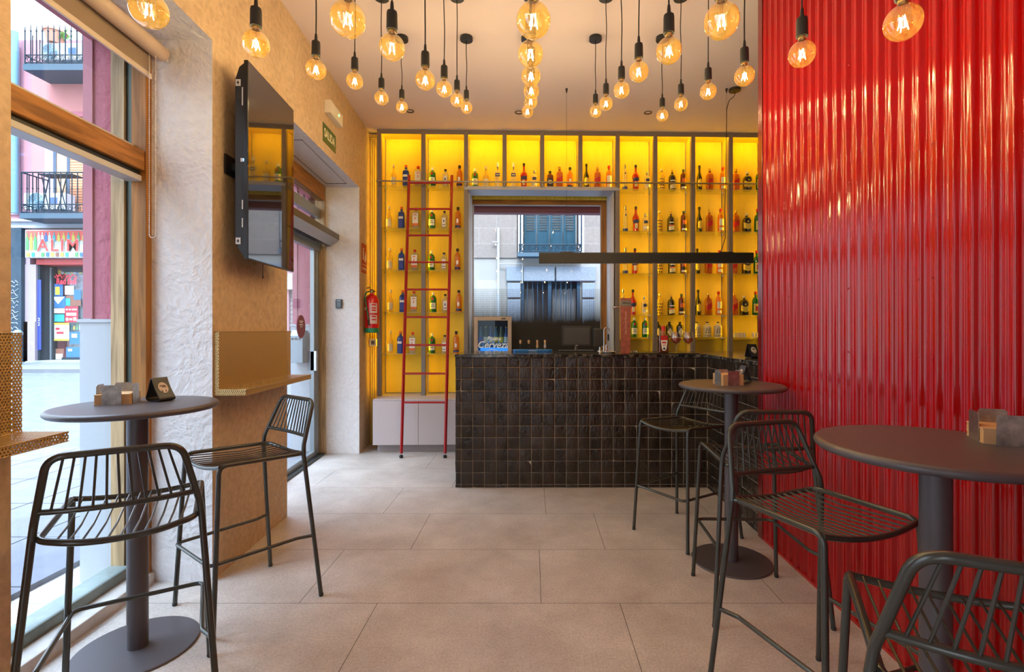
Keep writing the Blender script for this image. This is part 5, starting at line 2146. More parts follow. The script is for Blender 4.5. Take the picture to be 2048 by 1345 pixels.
f.box((fs0 + 0.04, d0 + 0.40, fz0 + 0.035), (fs1 - 0.04, d0 + 0.404, fz0 + 0.32))
f.build('cooler_light', emis('cooler_blue_light', (0.06, 0.30, 0.9, 1), 0.35), fr)
f = MB()
f.box((fs0 + 0.03, d0 + 0.06, 1.155), (fs1 - 0.03, d0 + 0.42, 1.159))
f.build('wire_rack', M_STEEL, fr)
cx_ = (fs0 + fs1) / 2
M_SCRIPT = emis('white_lettering_lit', (0.75, 0.95, 1.0, 1), 1.0)
M_SCRIPT = P('pale_script', (0.80, 0.92, 0.98, 1), 0.6)
for (tx, sz, x, z, sh_) in (('Buena', 0.062, 0.010, 1.255, 0.25), ('Cerveza', 0.105, 0.0, 1.185, 0.3)):
    text_mesh('lettering', tx, sz, M_SCRIPT, dr, (cx_ + x, d0 + 0.010, z), (pi / 2, 0, 0), shear=sh_, bold=0.0016)
f = MB()
f.tube([(cx_ - 0.06, d0 + 0.009, 1.128), (cx_ - 0.01, d0 + 0.009, 1.138), (cx_ + 0.04, d0 + 0.009, 1.128), (cx_ + 0.06, d0 + 0.009, 1.112), (cx_ + 0.045, d0 + 0.009, 1.105)], 0.004, 6)
f.build('script_swash', M_SCRIPT, dr)
f = MB()
f.box((fs1 - 0.115, d0 - 0.002, fz1 - 0.030), (fs1 - 0.065, d0, fz1 - 0.018))
f.build('name_plate', M_BLACK, dr)
# beer bottles in the cooler
bb = None
cols = [((0.02, 0.25, 0.5), 'blue', 'light blue'), ((0.3, 0.5, 0.62), 'white', 'white'), ((0.3, 0.5, 0.62), 'white', 'white, wider'), ((0.5, 0.4, 0.05), 'yellow', 'yellow'), ((0.6, 0.2, 0.02), 'yellow', 'yellow and red'), ((0.05, 0.2, 0.5), 'white', 'white and purple')]
for k in range(6):
    s = fs0 + 0.062 + k * (fs1 - fs0 - 0.124) / 5
    rt = thing('beer_bottle', 'cold beer bottle in the glass-door cooler, %s, with %s label' % (('leftmost', 'second from left', 'third from left', 'fourth from left', 'fifth from left', 'rightmost')[k], cols[k][2]), 'bottle', BM @ Vector((s, d0 + 0.13, 1.159)), BA, 'beer bottles in the cooler')
    f = MB()
    f.lathe([(0, 0), (0.026, 0), (0.028, 0.008), (0.028, 0.12), (0.024, 0.145), (0.013, 0.18), (0.011, 0.225), (0.0, 0.225)], 16)
    f.build('bottle_body', thin_glass('beer_glass_%d' % (k % 3), (0.12, 0.35, 0.45, 1), 0.1, 0.05, ((0.05, 0.25, 0.45, 1), (0.10, 0.16, 0.05, 1), (0.02, 0.10, 0.40, 1))[k % 3], 0.6), rt)
    f = MB()
    arc_label(f, 0.028, 0.05, 0.115, 0)
    f.build('label', LBL[cols[k][1]], rt)
    f = MB()
    f.lathe([(0.0125, 0.222), (0.014, 0.224), (0.012, 0.233), (0, 0.233)], 14)
    f.build('cap', CAPS['gold'] if k % 2 else CAPS['silver'], rt)

# blue drip mat with four tap-like pourers
tr = thing('bar_mat', 'flat blue bar mat lying on the bar top', 'bar mat', (0, 4.78, ZT_))
xa, xb = (1025.5 - CX) * 4.78 / F, (1104.5 - CX) * 4.78 / F
f = MB()
sec = []
for k in range(17):
    a = pi / 2 + pi * k / 16
    sec.append((xa + 0.045 + 0.045 * cos(a), 0.045 * sin(a)))
for k in range(17):
    a = -pi / 2 + pi * k / 16
    sec.append((xb - 0.045 + 0.045 * cos(a), 0.045 * sin(a)))
f.prism(sec, 0.0, 0.022)
f.build('mat', P('bright_blue_rubber', (0.01, 0.16, 0.55, 1), 0.4), tr, 0.004)
text_mesh('lettering', 'Mahou', 0.018, P('white_print', (0.8, 0.85, 0.9, 1), 0.5), tr, ((xa + xb) / 2, -0.0456, 0.011), (pi / 2, 0, 0), sx=1.6, shear=0.3)
pw = ['leftmost', 'second', 'third', 'rightmost']
for k, u_ in enumerate((1041, 1057.5, 1074.5, 1090)):
    x = (u_ - CX) * 4.78 / F
    rt = thing('bottle_pourer', 'cork-topped pourer standing on the blue bar mat, %s of four' % pw[k], 'pourer', (x, 4.78, ZT_ + 0.022), 0, 'cork-topped pourers')
    f = MB()
    f.tube([(0, 0, 0), (0, 0, 0.012), (0, 0, 0.014), (0, 0, 0.045)], [0.004, 0.004, 0.006, 0.007], 10)
    f.build('spout', M_STEEL if k > 1 else M_BLACK, rt)
    f = MB()
    f.lathe([(0, 0.055), (0.0085, 0.055), (0.010, 0.060), (0.010, 0.086), (0.008, 0.090), (0, 0.090)], 14)
    f.build('cork', CAPS['cork'], rt)
    f = MB()
    if k > 1:
        f.lathe([(0, 0.016), (0.011, 0.016), (0.011, 0.048), (0, 0.048)], 14)
    f.lathe([(0, 0.046), (0.006, 0.046), (0.006, 0.056), (0, 0.056)], 10)
    f.build('collar', (CAPS['cork'] if k == 2 else M_GREY) if k > 1 else M_BLACK, rt)

# till screen
ts = thing('till_screen', 'black point of sale screen on a stand behind the bar', 'monitor', (0, 4.86, ZT_))
xa, xb = (1124 - CX) * 4.86 / F, (1182 - CX) * 4.86 / F
za, zb_ = H - ZT_ - 0.033 * 4.86, H - ZT_ + 0.0075 * 4.86
f = MB()
f.box((xa, -0.015, za), (xb, 0.02, zb_))
f.build('housing', M_BLACK, ts, 0.004)
f = MB()
f.box((xa + 0.017, -0.017, za + 0.020), (xb - 0.017, -0.0145, zb_ - 0.014))
f.build('panel', P('dark_grey_panel', (0.045, 0.045, 0.045, 1), 0.4), ts)
f = MB()
f.tube([((xa + xb) / 2, 0.01, za + 0.01), ((xa + xb) / 2 - 0.008, 0.03, 0.012)], 0.011, 12)
f.build('neck', P('light_grey_neck', (0.35, 0.31, 0.27, 1), 0.35, 0.3), ts)
f = MB()
f.box(((xa + xb) / 2 - 0.17, -0.04, 0.0), ((xa + xb) / 2 + 0.17, 0.10, 0.012))
f.build('foot', M_BLACK, ts, 0.004)
f = MB()
f.box(((xa + xb) / 2 - 0.012, -0.018, za + 0.006), ((xa + xb) / 2 + 0.012, -0.0152, za + 0.012))
f.build('badge', M_GREY, ts)
# dark boxy loudspeaker/printer
bx = thing('bar_appliance', 'dark upright appliance between the till screen and the water tap', 'appliance', (0, 4.84, ZT_))
xa, xb = (1186 - CX) * 4.84 / F, (1206 - CX) * 4.84 / F
f = MB()
f.box((xa, -0.05, 0.045), (xb, 0.05, 0.22))
f.build('housing', P('speckled_black', (0.02, 0.017, 0.015, 1), 0.5, var=0.5, vscale=200), bx, 0.008)
f = MB()
f.lathe([(0.03, 0.0), (0.028, 0.006), (0.012, 0.010), (0.011, 0.05)], 16, ((xa + xb) / 2 + 0.02, 0, 0))
f.build('foot', M_STEEL, bx)
f = MB()
f.tube([((xa + xb) / 2, 0, 0.218), ((xa + xb) / 2, 0, 0.228)], [0.03, 0.022], 16)
f.build('lid', M_BLACK, bx)

# swan neck tap
tp = thing('swan_neck_tap', 'slim chrome swan neck water tap on the bar top', 'tap', ((1208 - CX) * 4.62 / F, 4.62, ZT_))
f = MB()
pth = [(0, 0, 0.0), (0, 0, 0.20)]
for k in range(1, 11):
    a = pi - pi * 0.86 * k / 10
    pth.append((0.026 + 0.026 * cos(a), 0, 0.20 + 0.030 * sin(a)))
pth = [Vector(p) for p in pth]
pth.append(pth[-1] + Vector((0.004, 0, -0.018)))
f.tube(pth, 0.0058, 12)
f.build('spout', M_STEEL, tp)
f = MB()
f.lathe([(0, 0), (0.013, 0), (0.013, 0.006), (0.0085, 0.010), (0.0085, 0.055), (0.006, 0.06)], 16)
f.build('base', M_STEEL, tp)
f = MB()
f.tube([(0, 0, 0.050), (-0.024, 0, 0.056)], 0.0055, 10)
f.build('lever', M_STEEL, tp)
dt = thing('drip_tray', 'low chrome drip tray beside the swan neck tap', 'tray', ((1219 - CX) * 4.50 / F, 4.50, ZT_))
f = MB()
f.lathe([(0, 0), (0.055, 0), (0.060, 0.008), (0.060, 0.014), (0.056, 0.012), (0.05, 0.005), (0, 0.005)], 28)
f.build('tray', M_STEEL, dt)
gt = thing('orange_tumbler', 'little glass of orange drink beside the swan neck tap', 'glass', ((1213 - CX) * 4.56 / F, 4.56, ZT_ ))
f = MB()
f.lathe([(0, 0.0), (0.010, 0.0), (0.012, 0.075), (0.0128, 0.075), (0.011, 0.0)], 14)
f.build('glass', thin_glass('tumbler_glass', (0.95, 0.95, 0.92, 1), 0.25), gt)
f = MB()
f.lathe([(0, 0.003), (0.0095, 0.003), (0.0112, 0.06), (0, 0.06)], 14)
f.build('drink', P('orange_drink', (0.70, 0.16, 0.06, 1), 0.3), gt)

# terracotta beer column
bcq = thing('beer_tap_column', 'tall terracotta beer tap column with vertical lettering on the bar', 'beer tap', ((1251 - CX) * 4.45 / F, 4.45, ZT_), -0.10)
f = MB()
hz_ = 0.490
w0, w1 = 0.040, 0.044
vs = []
for (w, z) in ((w0, 0), (w1, hz_)):
    vs += [(-w, -w, z), (w, -w, z), (w, w, z), (-w, w, z)]
f.add(vs, [(3, 2, 1, 0), (4, 5, 6, 7), (0, 1, 5, 4), (1, 2, 6, 5), (2, 3, 7, 6), (3, 0, 4, 7)])
f.build('column', P('terracotta_mottled', (0.30, 0.065, 0.03, 1), 0.5, var=0.45, vscale=25), bcq, 0.003)
f = MB()
f.box((-0.0445, -0.0455, 0.418), (0.0445, 0.0445, 0.470))
f.build('band', P('bronze_band', (0.18, 0.15, 0.11, 1), 0.3, 0.6), bcq, 0.001)
text_mesh('lettering', 'Mahou', 0.024, M_BLACK, bcq, (0.004, -0.0462, 0.446), (pi / 2, 0, 0), sx=1.0, shear=0.3, bold=0.0005)
text_mesh('lettering', 'CERVEZA ARTESANA', 0.022, P('faded_rose', (0.62, 0.34, 0.24, 1), 0.6), bcq, (0.0, -0.0435, 0.27), (pi / 2, -pi / 2, 0), sx=1.0)
f = MB()
f.tube([(-0.044, -0.01, 0.405), (-0.066, -0.01, 0.405), (-0.070, -0.01, 0.408), (-0.110, -0.01, 0.408), (-0.116, -0.01, 0.405)], [0.004, 0.004, 0.009, 0.010, 0.006], 14)
f.build('tap_lever', M_STEEL, bcq)

# brandy bottle and balloon glasses on a black bar mat
bm_ = thing('black_bar_mat', 'thin black rubber bar mat under the brandy glasses', 'bar mat', (0, 4.40, ZT_))
f = MB()
f.box(((1258 - CX) * 4.4 / F, -0.06, 0.0), ((1396 - CX) * 4.4 / F, 0.07, 0.006))
f.build('mat', P('black_rubber', (0.012, 0.011, 0.010, 1), 0.6), bm_, 0.002)
br = thing('brandy_bottle', 'square brandy bottle with red cap and red label on the bar', 'bottle', ((1326.5 - CX) * 4.38 / F, 4.38, ZT_ + 0.006))
w, d_, hh = 0.042, 0.030, 0.235
f = MB()
f.box((-w, -d_, 0), (w, d_, 0.155))
f.build('bottle_body', GL['brown'], br, 0.010, seg=4)
f = MB()
f.lathe([(0.034, 0.152), (0.032, 0.158), (0.018, 0.168), (0.0145, 0.178), (0.0145, 0.20), (0, 0.20)], 20)
f.build('neck', GL['amber'], br)
f = MB()
f.lathe([(0.0155, 0.195), (0.016, 0.236), (0.014, 0.238), (0, 0.238)], 18)
f.build('cap', CAPS['red'], br)
f = MB()
f.box((-0.029, -d_ - 0.0012, 0.110), (0.029, -d_ - 0.0004, 0.150), 0)
f.ext([(-0.029, 0.112), (0.029, 0.112), (0.020, 0.040), (0.012, 0.022), (-0.012, 0.022), (-0.020, 0.040)], lambda a, b_, d: Vector((a, -d_ - 0.0006 - d, b_)), 0, 0.0008, 1)
f.box((-0.018, -d_ - 0.0020, 0.086), (0.018, -d_ - 0.0012, 0.100), 0)
f.box((-0.013, -d_ - 0.0020, 0.066), (0.013, -d_ - 0.0012, 0.072), 0)
f.lathe([(0.0, 0.0), (0.010, 0.0)], 16, (0, 0, 0), 2)
f.xform(Matrix.Translation((0, -d_ - 0.0022, 0.040)) @ Matrix.Rotation(pi / 2, 4, 'X'), len(f.v) - 32)
f.build('label', [LBL['red'], LBL['white'], LBL['navy']], br)
bg = None
M_WGL = thin_glass('wine_glass', (0.97, 0.97, 0.95, 1), 0.12)
for k, u_ in enumerate((1352, 1377)):
    if bg is None:
        bg = thing('brandy_glass', 'g', 'glass')
        f = MB()
        f.lathe([(0, 0.0), (0.033, 0.0), (0.034, 0.002), (0.010, 0.006), (0.0045, 0.015), (0.0042, 0.060), (0.008, 0.072), (0.030, 0.092), (0.044, 0.118), (0.046, 0.138), (0.040, 0.170), (0.036, 0.186), (0.0352, 0.186), (0.0392, 0.170), (0.0450, 0.138), (0.043, 0.118), (0.029, 0.0935), (0.0, 0.078)], 32)
        f.build('glass', M_WGL, bg)
        f = MB()
        f.lathe([(0, 0.0800), (0.0285, 0.0945), (0.042, 0.118), (0.0445, 0.134), (0.0, 0.134)], 28)
        f.build('brandy', thin_glass('brandy_liquid', (0.95, 0.35, 0.06, 1), 0.05, 0.0, (0.55, 0.12, 0.02, 1), 0.55), bg)
        o = bg
    else:
        o = copy_tree(bg)
    o.location = ((u_ - CX) * 4.36 / F, 4.36, ZT_ + 0.006)
    tag(o, 'balloon glass of brandy on the bar, %s of the pair' % ('left', 'right')[k], 'glass', 'brandy glasses')
ash = thing('glass_ashtray', 'low clear glass dish on the bar right of the beer column', 'dish', ((1268 - CX) * 4.5 / F, 4.5, ZT_))
f = MB()
f.lathe([(0, 0), (0.030, 0), (0.034, 0.020), (0.031, 0.020), (0.027, 0.006), (0, 0.006)], 24)
f.build('dish', thin_glass('tumbler_glass', (0.95, 0.95, 0.92, 1), 0.25), ash)
for (p0_, p1_) in (((ws0, 0.50), None),):
    pass
sw = thing('wall_switch', 'small black switch on the plaster reveal of the rear window', 'switch')
f = MB()
f.box((WS1 - 0.012, 0.34, 1.22), (WS1 - 0.002, 0.40, 1.30), 0, BM)
f.build('switch_plate', M_BLACK, sw, 0.002)

# ================================================================ THE STREET
YF = 14.0       # line of the houses across the street
GZ = 0.445      # ground level at their foot
mb = MB()


def gz(y):
    return -0.10 if y < 3.0 else -0.10 + (GZ + 0.10) * min(1.0, (y - 3.0) / (YF - 3.0))


# street paving, gently rising to the far side
m, nt, out = new_mat('grey_setts')
b = nt.nodes.new('ShaderNodeBsdfPrincipled')
nt.links.new(b.outputs[0], out.inputs[0])
tc = nt.nodes.new('ShaderNodeTexCoord')
mp = nt.nodes.new('ShaderNodeMapping')
mp.inputs['Rotation'].default_value = (0, 0, 0.35)
nt.links.new(tc.outputs['Object'], mp.inputs[0])
bk = nt.nodes.new('ShaderNodeTexBrick')
bk.inputs['Scale'].default_value = 5.0
bk.inputs['Color1'].default_value = (0.085, 0.098, 0.12, 1)
bk.inputs['Color2'].default_value = (0.11, 0.125, 0.15, 1)
bk.inputs['Mortar'].default_value = (0.035, 0.042, 0.055, 1)
bk.inputs['Mortar Size'].default_value = 0.012
bk.inputs['Brick Width'].default_value = 1.0
bk.inputs['Row Height'].default_value = 0.5
nt.links.new(mp.outputs[0], bk.inputs['Vector'])
nt.links.new(bk.outputs['Color'], b.inputs['Base Color'])
b.inputs['Roughness'].default_value = 0.7
M_SETT = m
mb.add([(-40, -8, -0.10), (-2.3, -8, -0.10), (-2.3, 3, -0.10), (-40, 3, -0.10), (-2.3, YF, GZ), (-40, YF, GZ)], [(0, 1, 2, 3), (3, 2, 4, 5)])
mb.add([(-2.3, 6.6, gz(6.6)), (9, 6.6, gz(6.6)), (9, YF, GZ), (-2.3, YF, GZ)], [(0, 1, 2, 3)])
struct(mb.build('street_ground', M_SETT))
# pavement slabs in front of the window
m2 = P('pavement_slab', (0.12, 0.122, 0.14, 1), 0.8, var=0.15, vscale=5)
mb = MB()
for i in range(5):
    for j in range(16):
        y = -3.0 + j * 0.62
        x = -2.6 - i * 0.62
        mb.box((x - 0.61, y, -0.10), (x, y + 0.61, 0.03 if y < 3.3 else 0.03))
mb.box((-3.2, 3.0, -0.1), (-2.3, 7.0, 0.028))
struct(mb.build('pavement', m2))
mb = MB()
mb.add([(-40, YF - 2.2, GZ - 0.02), (9, YF - 2.2, GZ - 0.02), (9, YF, GZ + 0.02), (-40, YF, GZ + 0.02), (-40, YF - 2.2, 0.2), (9, YF - 2.2, 0.2)], [(0, 1, 2, 3), (4, 5, 1, 0)])
struct(mb.build('far_pavement', P('far_pavement_slab', (0.13, 0.14, 0.155, 1), 0.8, var=0.08)))


def X14(u, Y=YF):
    return (u - CX) * Y / F


def Z14(v, Y=YF):
    return H + (CY - v) * Y / F


M_PF = P('rose_facade', (0.42, 0.20, 0.235, 1), 0.85, var=0.06, vscale=2)
M_PF2 = P('salmon_facade', (0.50, 0.20, 0.19, 1), 0.85, var=0.05, vscale=2)
M_BAND = P('pale_lilac_facade', (0.36, 0.28, 0.36, 1), 0.85, var=0.04)
M_STONE = P('grey_plinth_stone', (0.25, 0.28, 0.31, 1), 0.8, var=0.08)
M_IRON = P('blue_black_iron', (0.012, 0.028, 0.042, 1), 0.6, spec=0.12)
M_SLAB = P('blue_grey_slab', (0.06, 0.10, 0.135, 1), 0.7, spec=0.2)
pink = thing('pink_building', 'pink plastered house with a grocery shop across the street', 'building', (0, 0, 0))
f = MB()
x0, x1 = X14(-120), X14(560)
f.box((x0, YF, GZ - 0.3), (X14(62), YF + 4, Z14(80)))
f.box((X14(62), YF, Z14(463)), (x1, YF + 4, Z14(80)))
f.box((X14(182), YF, GZ - 0.3), (x1, YF + 4, Z14(463)))
f.box((X14(62), YF + 1.0, GZ - 0.3), (X14(182), YF + 4, Z14(463)))
f.build('wall', M_PF, pink)
f = MB()
f.box((X14(66), YF - 0.05, Z14(430)), (X14(168) + 1.2, YF + 0.02, Z14(152)))
f.build('salmon_panel', M_PF2, pink)
f = MB()
f.box((x0, YF - 0.06, Z14(430)), (X14(40), YF, Z14(95)))
f.box((X14(95), YF - 0.08, Z14(430)), (X14(114), YF - 0.04, Z14(262)))
f.box((x0, YF - 0.03, Z14(555)), (X14(62), YF, Z14(480)))
f.build('pale_band', M_BAND, pink)
f = MB()
f.box((x0, YF - 0.12, Z14(458)), (x1, YF, Z14(440)))
f.box((x0, YF - 0.2, Z14(446)), (x1, YF, Z14(441)))
f.build('cornice', P('cornice_white', (0.36, 0.40, 0.45, 1), 0.7), pink)
f = MB()
f.box((x0, YF - 0.10, GZ - 0.2), (X14(62), YF, Z14(644)))
f.build('plinth', M_STONE, pink)
f = MB()
f.box((X14(55), YF - 0.07, Z14(644)), (X14(77), YF, Z14(530)))
f.box((X14(52.5), YF - 0.10, GZ - 0.2), (X14(77), YF, Z14(644)))
f.box((x0, YF - 0.09, Z14(640)), (X14(28), YF, Z14(520)))
f.build('door_surround', P('lilac_stone', (0.28, 0.235, 0.28, 1), 0.8, var=0.05), pink)
# blue-grey shuttered side window and its graffiti board
f = MB()
f.box((X14(29), YF - 0.16, Z14(722)), (X14(54), YF - 0.05, Z14(458)))
pl = f.build('pilaster_board', P('slate_board', (0.03, 0.055, 0.08, 1), 0.6, var=0.2, spec=0.2), pink)
f = MB()
random.seed(3)
for k in range(16):
    z = Z14(565) - k * 0.115
    pts = []
    for j in range(5):
        pts.append((X14(34 + j * 3.6 + random.uniform(-1, 1)), YF - 0.17, z + random.uniform(-0.05, 0.05)))
    f.tube(pts, 0.008, 4)
f.build('graffiti', P('chalk_scribble', (0.45, 0.55, 0.62, 1), 0.8), pl)
# balcony doors of the lower balcony
f = MB()
f.box((X14(113), YF - 0.10, Z14(420)), (X14(119), YF - 0.04, Z14(240)))
f.box((X14(140), YF - 0.10, Z14(420)), (X14(146), YF - 0.04, Z14(240)))
f.build('window_frame', P('dark_blue_frame', (0.05, 0.08, 0.13, 1), 0.5), pink)
f = MB()
f.box((X14(119), YF - 0.08, Z14(420)), (X14(140), YF - 0.04, Z14(240)))
f.build('wooden_shutter', P('tan_wood', (0.60, 0.34, 0.20, 1), 0.6), pink)
f = MB()
for k in range(34):
    z = Z14(428) + k * 0.075
    f.box((X14(146), YF - 0.09, z), (X14(172), YF - 0.05, z + 0.062))
f.build('roller_shutter', P('orange_slats', (0.68, 0.28, 0.14, 1), 0.6), pink)
f = MB()
f.box((X14(112), YF - 0.10, Z14(236)), (X14(172), YF - 0.03, Z14(226)))
f.build('lintel', P('maroon_lintel', (0.30, 0.08, 0.11, 1), 0.6), pink)
# drainpipe
f = MB()
f.tube([(X14(44), YF - 0.2, Z14(430)), (X14(44), YF - 0.2, Z14(72))], 0.085, 14)
f.build('drainpipe', P('blue_grey_pipe', (0.12, 0.26, 0.34, 1), 0.45), pink)


def balcony(name_lab, parent, ua, ub, vt, vr, vs_, vb, proj, nb, spikes=False, scroll=True):
    """railing top vt, scroll band top vr, slab top vs_, slab bottom vb"""
    Y1 = YF - proj
    f = MB()
    xa, xb = X14(ua, Y1), X14(ub, Y1)
    f.box((xa - 0.05, Y1, Z14(vb, Y1)), (xb + 0.05, YF, Z14(vs_, Y1)))
    f.build('balcony_slab', M_SLAB, parent)
    f = MB()
    zt, zr_2, zb_2 = Z14(vt, Y1), Z14(vr, Y1), Z14(vs_, Y1)
    if not spikes:
        f.tube([(xa, YF, zt), (xa, Y1, zt), (xb, Y1, zt), (xb, YF, zt)], 0.018, 6)
    for z in (zr_2, zb_2 + 0.02):
        f.tube([(xa, YF, z), (xa, Y1, z), (xb, Y1, z), (xb, YF, z)], 0.016, 6)
    for k in range(nb + 1):
        x = xa + (xb - xa) * k / nb
        if spikes:
            f.tube([(x, Y1, zb_2), (x, Y1, zt), (x, Y1, zt + 0.25)], [0.016, 0.014, 0.001], 6)
            f.lathe([(0, -0.03), (0.03, 0), (0, 0.03)], 6, (x, Y1, zt))
        else:
            f.tube([(x, Y1, zb_2), (x, Y1, zt)], 0.013, 6)
            f.lathe([(0, -0.03), (0.026, 0), (0, 0.03)], 6, (x, Y1, zr_2 + (zt - zr_2) * 0.5))
    for k in range(3):
        y = YF - proj * (k + 1) / 4
        f.tube([(xa, y, zb_2), (xa, y, zt)], 0.013, 6)
    if scroll:
        R_ = (zr_2 - zb_2) / 2 - 0.02
        n2 = max(4, int((xb - xa) / (2.25 * R_)))
        for k in range(n2):
            cx2 = xa + (k + 0.5) * (xb - xa) / n2
            cz2 = (zr_2 + zb_2) / 2
            pts = []
            for j in range(22):
                a = j / 21 * 3.4 * pi
                rr = R_ * (1 - 0.75 * j / 21)
                sgn = 1 if k % 2 else -1
                pts.append((cx2 + sgn * rr * cos(a), Y1, cz2 + rr * sin(a)))
            f.tube(pts, 0.010, 4)
    f.build('balcony_railing', M_IRON, parent)


balcony('lower', pink, 43, 200, 345, 409, 426, 437, 0.8, 14)
balcony('upper', pink, 50, 200, 62, 110, 127, 140, 0.8, 13, spikes=True)


def aircon(u0, u1, v0, v1, Y, lab, fan_u, fan_r):
    r_ = thing('air_conditioner', lab, 'air conditioner', (0, 0, 0))
    f = MB()
    f.box((X14(u0, Y), Y, Z14(v1, Y)), (X14(u1, Y), Y + 0.3, Z14(v0, Y)))
    f.build('casing', P('aircon_white', (0.46, 0.50, 0.53, 1), 0.5), r_, 0.02)
    f = MB()
    c = ((X14(fan_u, Y)), Y - 0.012, (Z14(v0, Y) + Z14(v1, Y)) / 2)
    for k in range(1, 6):
        ring = [(c[0] + fan_r * k / 5 * cos(2 * pi * j / 28), c[1], c[2] + fan_r * k / 5 * sin(2 * pi * j / 28)) for j in range(28)]
        f.tube(ring, 0.010, 4, closed=True)
    for k in range(8):
        a = 2 * pi * k / 8
        f.tube([c, (c[0] + fan_r * cos(a), c[1], c[2] + fan_r * sin(a))], 0.007, 4)
    f.build('fan_grille', P('grille_blue', (0.18, 0.32, 0.42, 1), 0.5), r_)
    f = MB()
    f.box((X14(u1, Y) - 0.42, Y - 0.01, (Z14(v0, Y) + Z14(v1, Y)) / 2 - 0.06), (X14(u1, Y) - 0.22, Y, (Z14(v0, Y) + Z14(v1, Y)) / 2 + 0.10))
    f.build('badge', P('aircon_badge', (0.05, 0.12, 0.42, 1), 0.5), r_)
    return r_


aircon(47, 131, 386, 419, YF - 0.5, 'white air conditioner on the lower balcony of the pink house', 73, 0.21)
aircon(80, 168, 86, 120, YF - 0.5, 'white air conditioner on the upper balcony beneath the flower pot', 100, 0.20)
Yb = YF - 0.42
fp = thing('flower_pot', 'terracotta flower pot with a green plant on the upper balcony', 'flower pot', (X14(107, Yb), Yb + 0.05, Z14(86, Yb)))
f = MB()
f.lathe([(0, 0), (0.17, 0), (0.23, 0.30), (0.25, 0.30), (0.25, 0.36), (0.21, 0.36), (0.20, 0.30), (0, 0.30)], 24)
f.build('pot', P('terracotta_pot', (0.55, 0.24, 0.16, 1), 0.7), fp)
f = MB()
random.seed(5)
for k in range(60):
    a = random.uniform(0, 2 * pi)
    l = random.uniform(0.10, 0.30)
    x, y, z = random.uniform(0, 0.35), random.uniform(-0.1, 0.1), 0.34 - random.uniform(0, 0.22)
    f.add([(x, y, z), (x + l * 0.3 * cos(a), y - 0.02, z + 0.05), (x + l * 0.4, y - 0.04, z + 0.02 * sin(a) - 0.02), (x + l * 0.2, y, z - 0.04)], [(0, 1, 2, 3)])
f.build('foliage', P('leaf_green', (0.16, 0.36, 0.08, 1), 0.6), fp)
# folding table on the lower balcony
Yt = YF - 0.55
ft = thing('balcony_table', 'dark folding table and chair leaning on the lower balcony', 'table', (0, Yt, 0))
f = MB()
f.box((X14(84, Yt), -0.1, Z14(352, Yt)), (X14(150, Yt), 0.25, Z14(349.5, Yt)))
f.build('tabletop', M_IRON, ft)
f = MB()
za = Z14(421, Yt)
for (a, b_) in ((95, 80), (80, 95), (130, 112), (112, 130)):
    f.tube([(X14(a, Yt), 0.05, Z14(352, Yt)), (X14(b_, Yt), 0.05, za)], 0.014, 6)
f.build('leg', M_IRON, ft)

# shop front
shop = thing('grocery_shop', 'grocery shop front with a poster-covered glass door in the pink house', 'shop front')
f = MB()
f.box((X14(76), YF - 0.05, Z14(530)), (X14(182), YF + 0.3, Z14(519)))
f.build('red_fascia', P('shop_red', (0.50, 0.05, 0.05, 1), 0.5), shop)
f = MB()
f.box((X14(76), YF - 0.02, GZ - 0.02), (X14(81), YF + 0.5, Z14(530)))
f.box((X14(103, 14.33), YF + 0.3, GZ), (X14(108, 14.33), YF + 0.36, Z14(536)))
f.box((X14(162), YF + 0.3, GZ), (X14(168), YF + 0.42, Z14(536)))
f.box((X14(103), YF + 0.3, Z14(541)), (X14(182), YF + 0.42, Z14(533)))
f.box((X14(103), YF + 0.3, GZ - 0.0), (X14(182), YF + 0.42, GZ + 0.12))
f.build('door_frame', P('shop_frame_dark', (0.02, 0.035, 0.045, 1), 0.6, spec=0.15), shop)
f = MB()
f.box((X14(84, 14.3), YF + 0.27, GZ), (X14(103, 14.3), YF + 0.33, Z14(533)))
f.build('shutter_guide', P('grey_blue_shutter', (0.24, 0.29, 0.33, 1), 0.6, var=0.1), shop)
f = MB()
f.box((X14(77), YF - 0.03, Z14(700)), (X14(84), YF - 0.02, Z14(560)))
fl = f.build('flag_sign', P('flag_blue', (0.03, 0.06, 0.35, 1), 0.5), shop)
for k, t_ in enumerate('22'):
    text_mesh('lettering', t_, 0.13, M_WHITE, fl, (X14(80.5), YF - 0.04, Z14(640 + 9 * k)), (pi / 2, 0, 0))
f = MB()
f.box((X14(103), YF + 0.55, GZ), (X14(182), YF + 0.6, Z14(536)))
f.build('shop_interior', P('shop_interior_tone', (0.30, 0.42, 0.48, 1), 0.7, var=0.6, vscale=6), shop)
f = MB()
f.box((X14(107), YF + 0.36, GZ + 0.1), (X14(180), YF + 0.37, Z14(538)))
f.build('glass', M_GLASS, shop)
f = MB()
f.box((X14(76), YF - 0.35, GZ - 0.05), (X14(182), YF + 0.5, GZ + 0.05))
f.build('step', M_STONE, shop)
# goods and posters on the door
pcol = [('goods_yellow', (0.52, 0.44, 0.06)), ('goods_blue', (0.03, 0.14, 0.40)), ('goods_white', (0.50, 0.54, 0.56)), ('goods_red', (0.48, 0.03, 0.05)), ('goods_teal', (0.03, 0.32, 0.36)), ('goods_brown', (0.20, 0.09, 0.06)), ('goods_green', (0.08, 0.28, 0.10))]
PC = [P(n_, c_ + (1,), 0.5) for n_, c_ in pcol]
Yp = YF + 0.345


def poster(parent, u0, u1, v0, v1, ci, k=0.0):
    f = MB()
    f.box((X14(u0, Yp), Yp - 0.004 - k, Z14(v1, Yp)), (X14(u1, Yp), Yp - k, Z14(v0, Yp)), 0)
    return f.build('poster', PC[ci], parent)


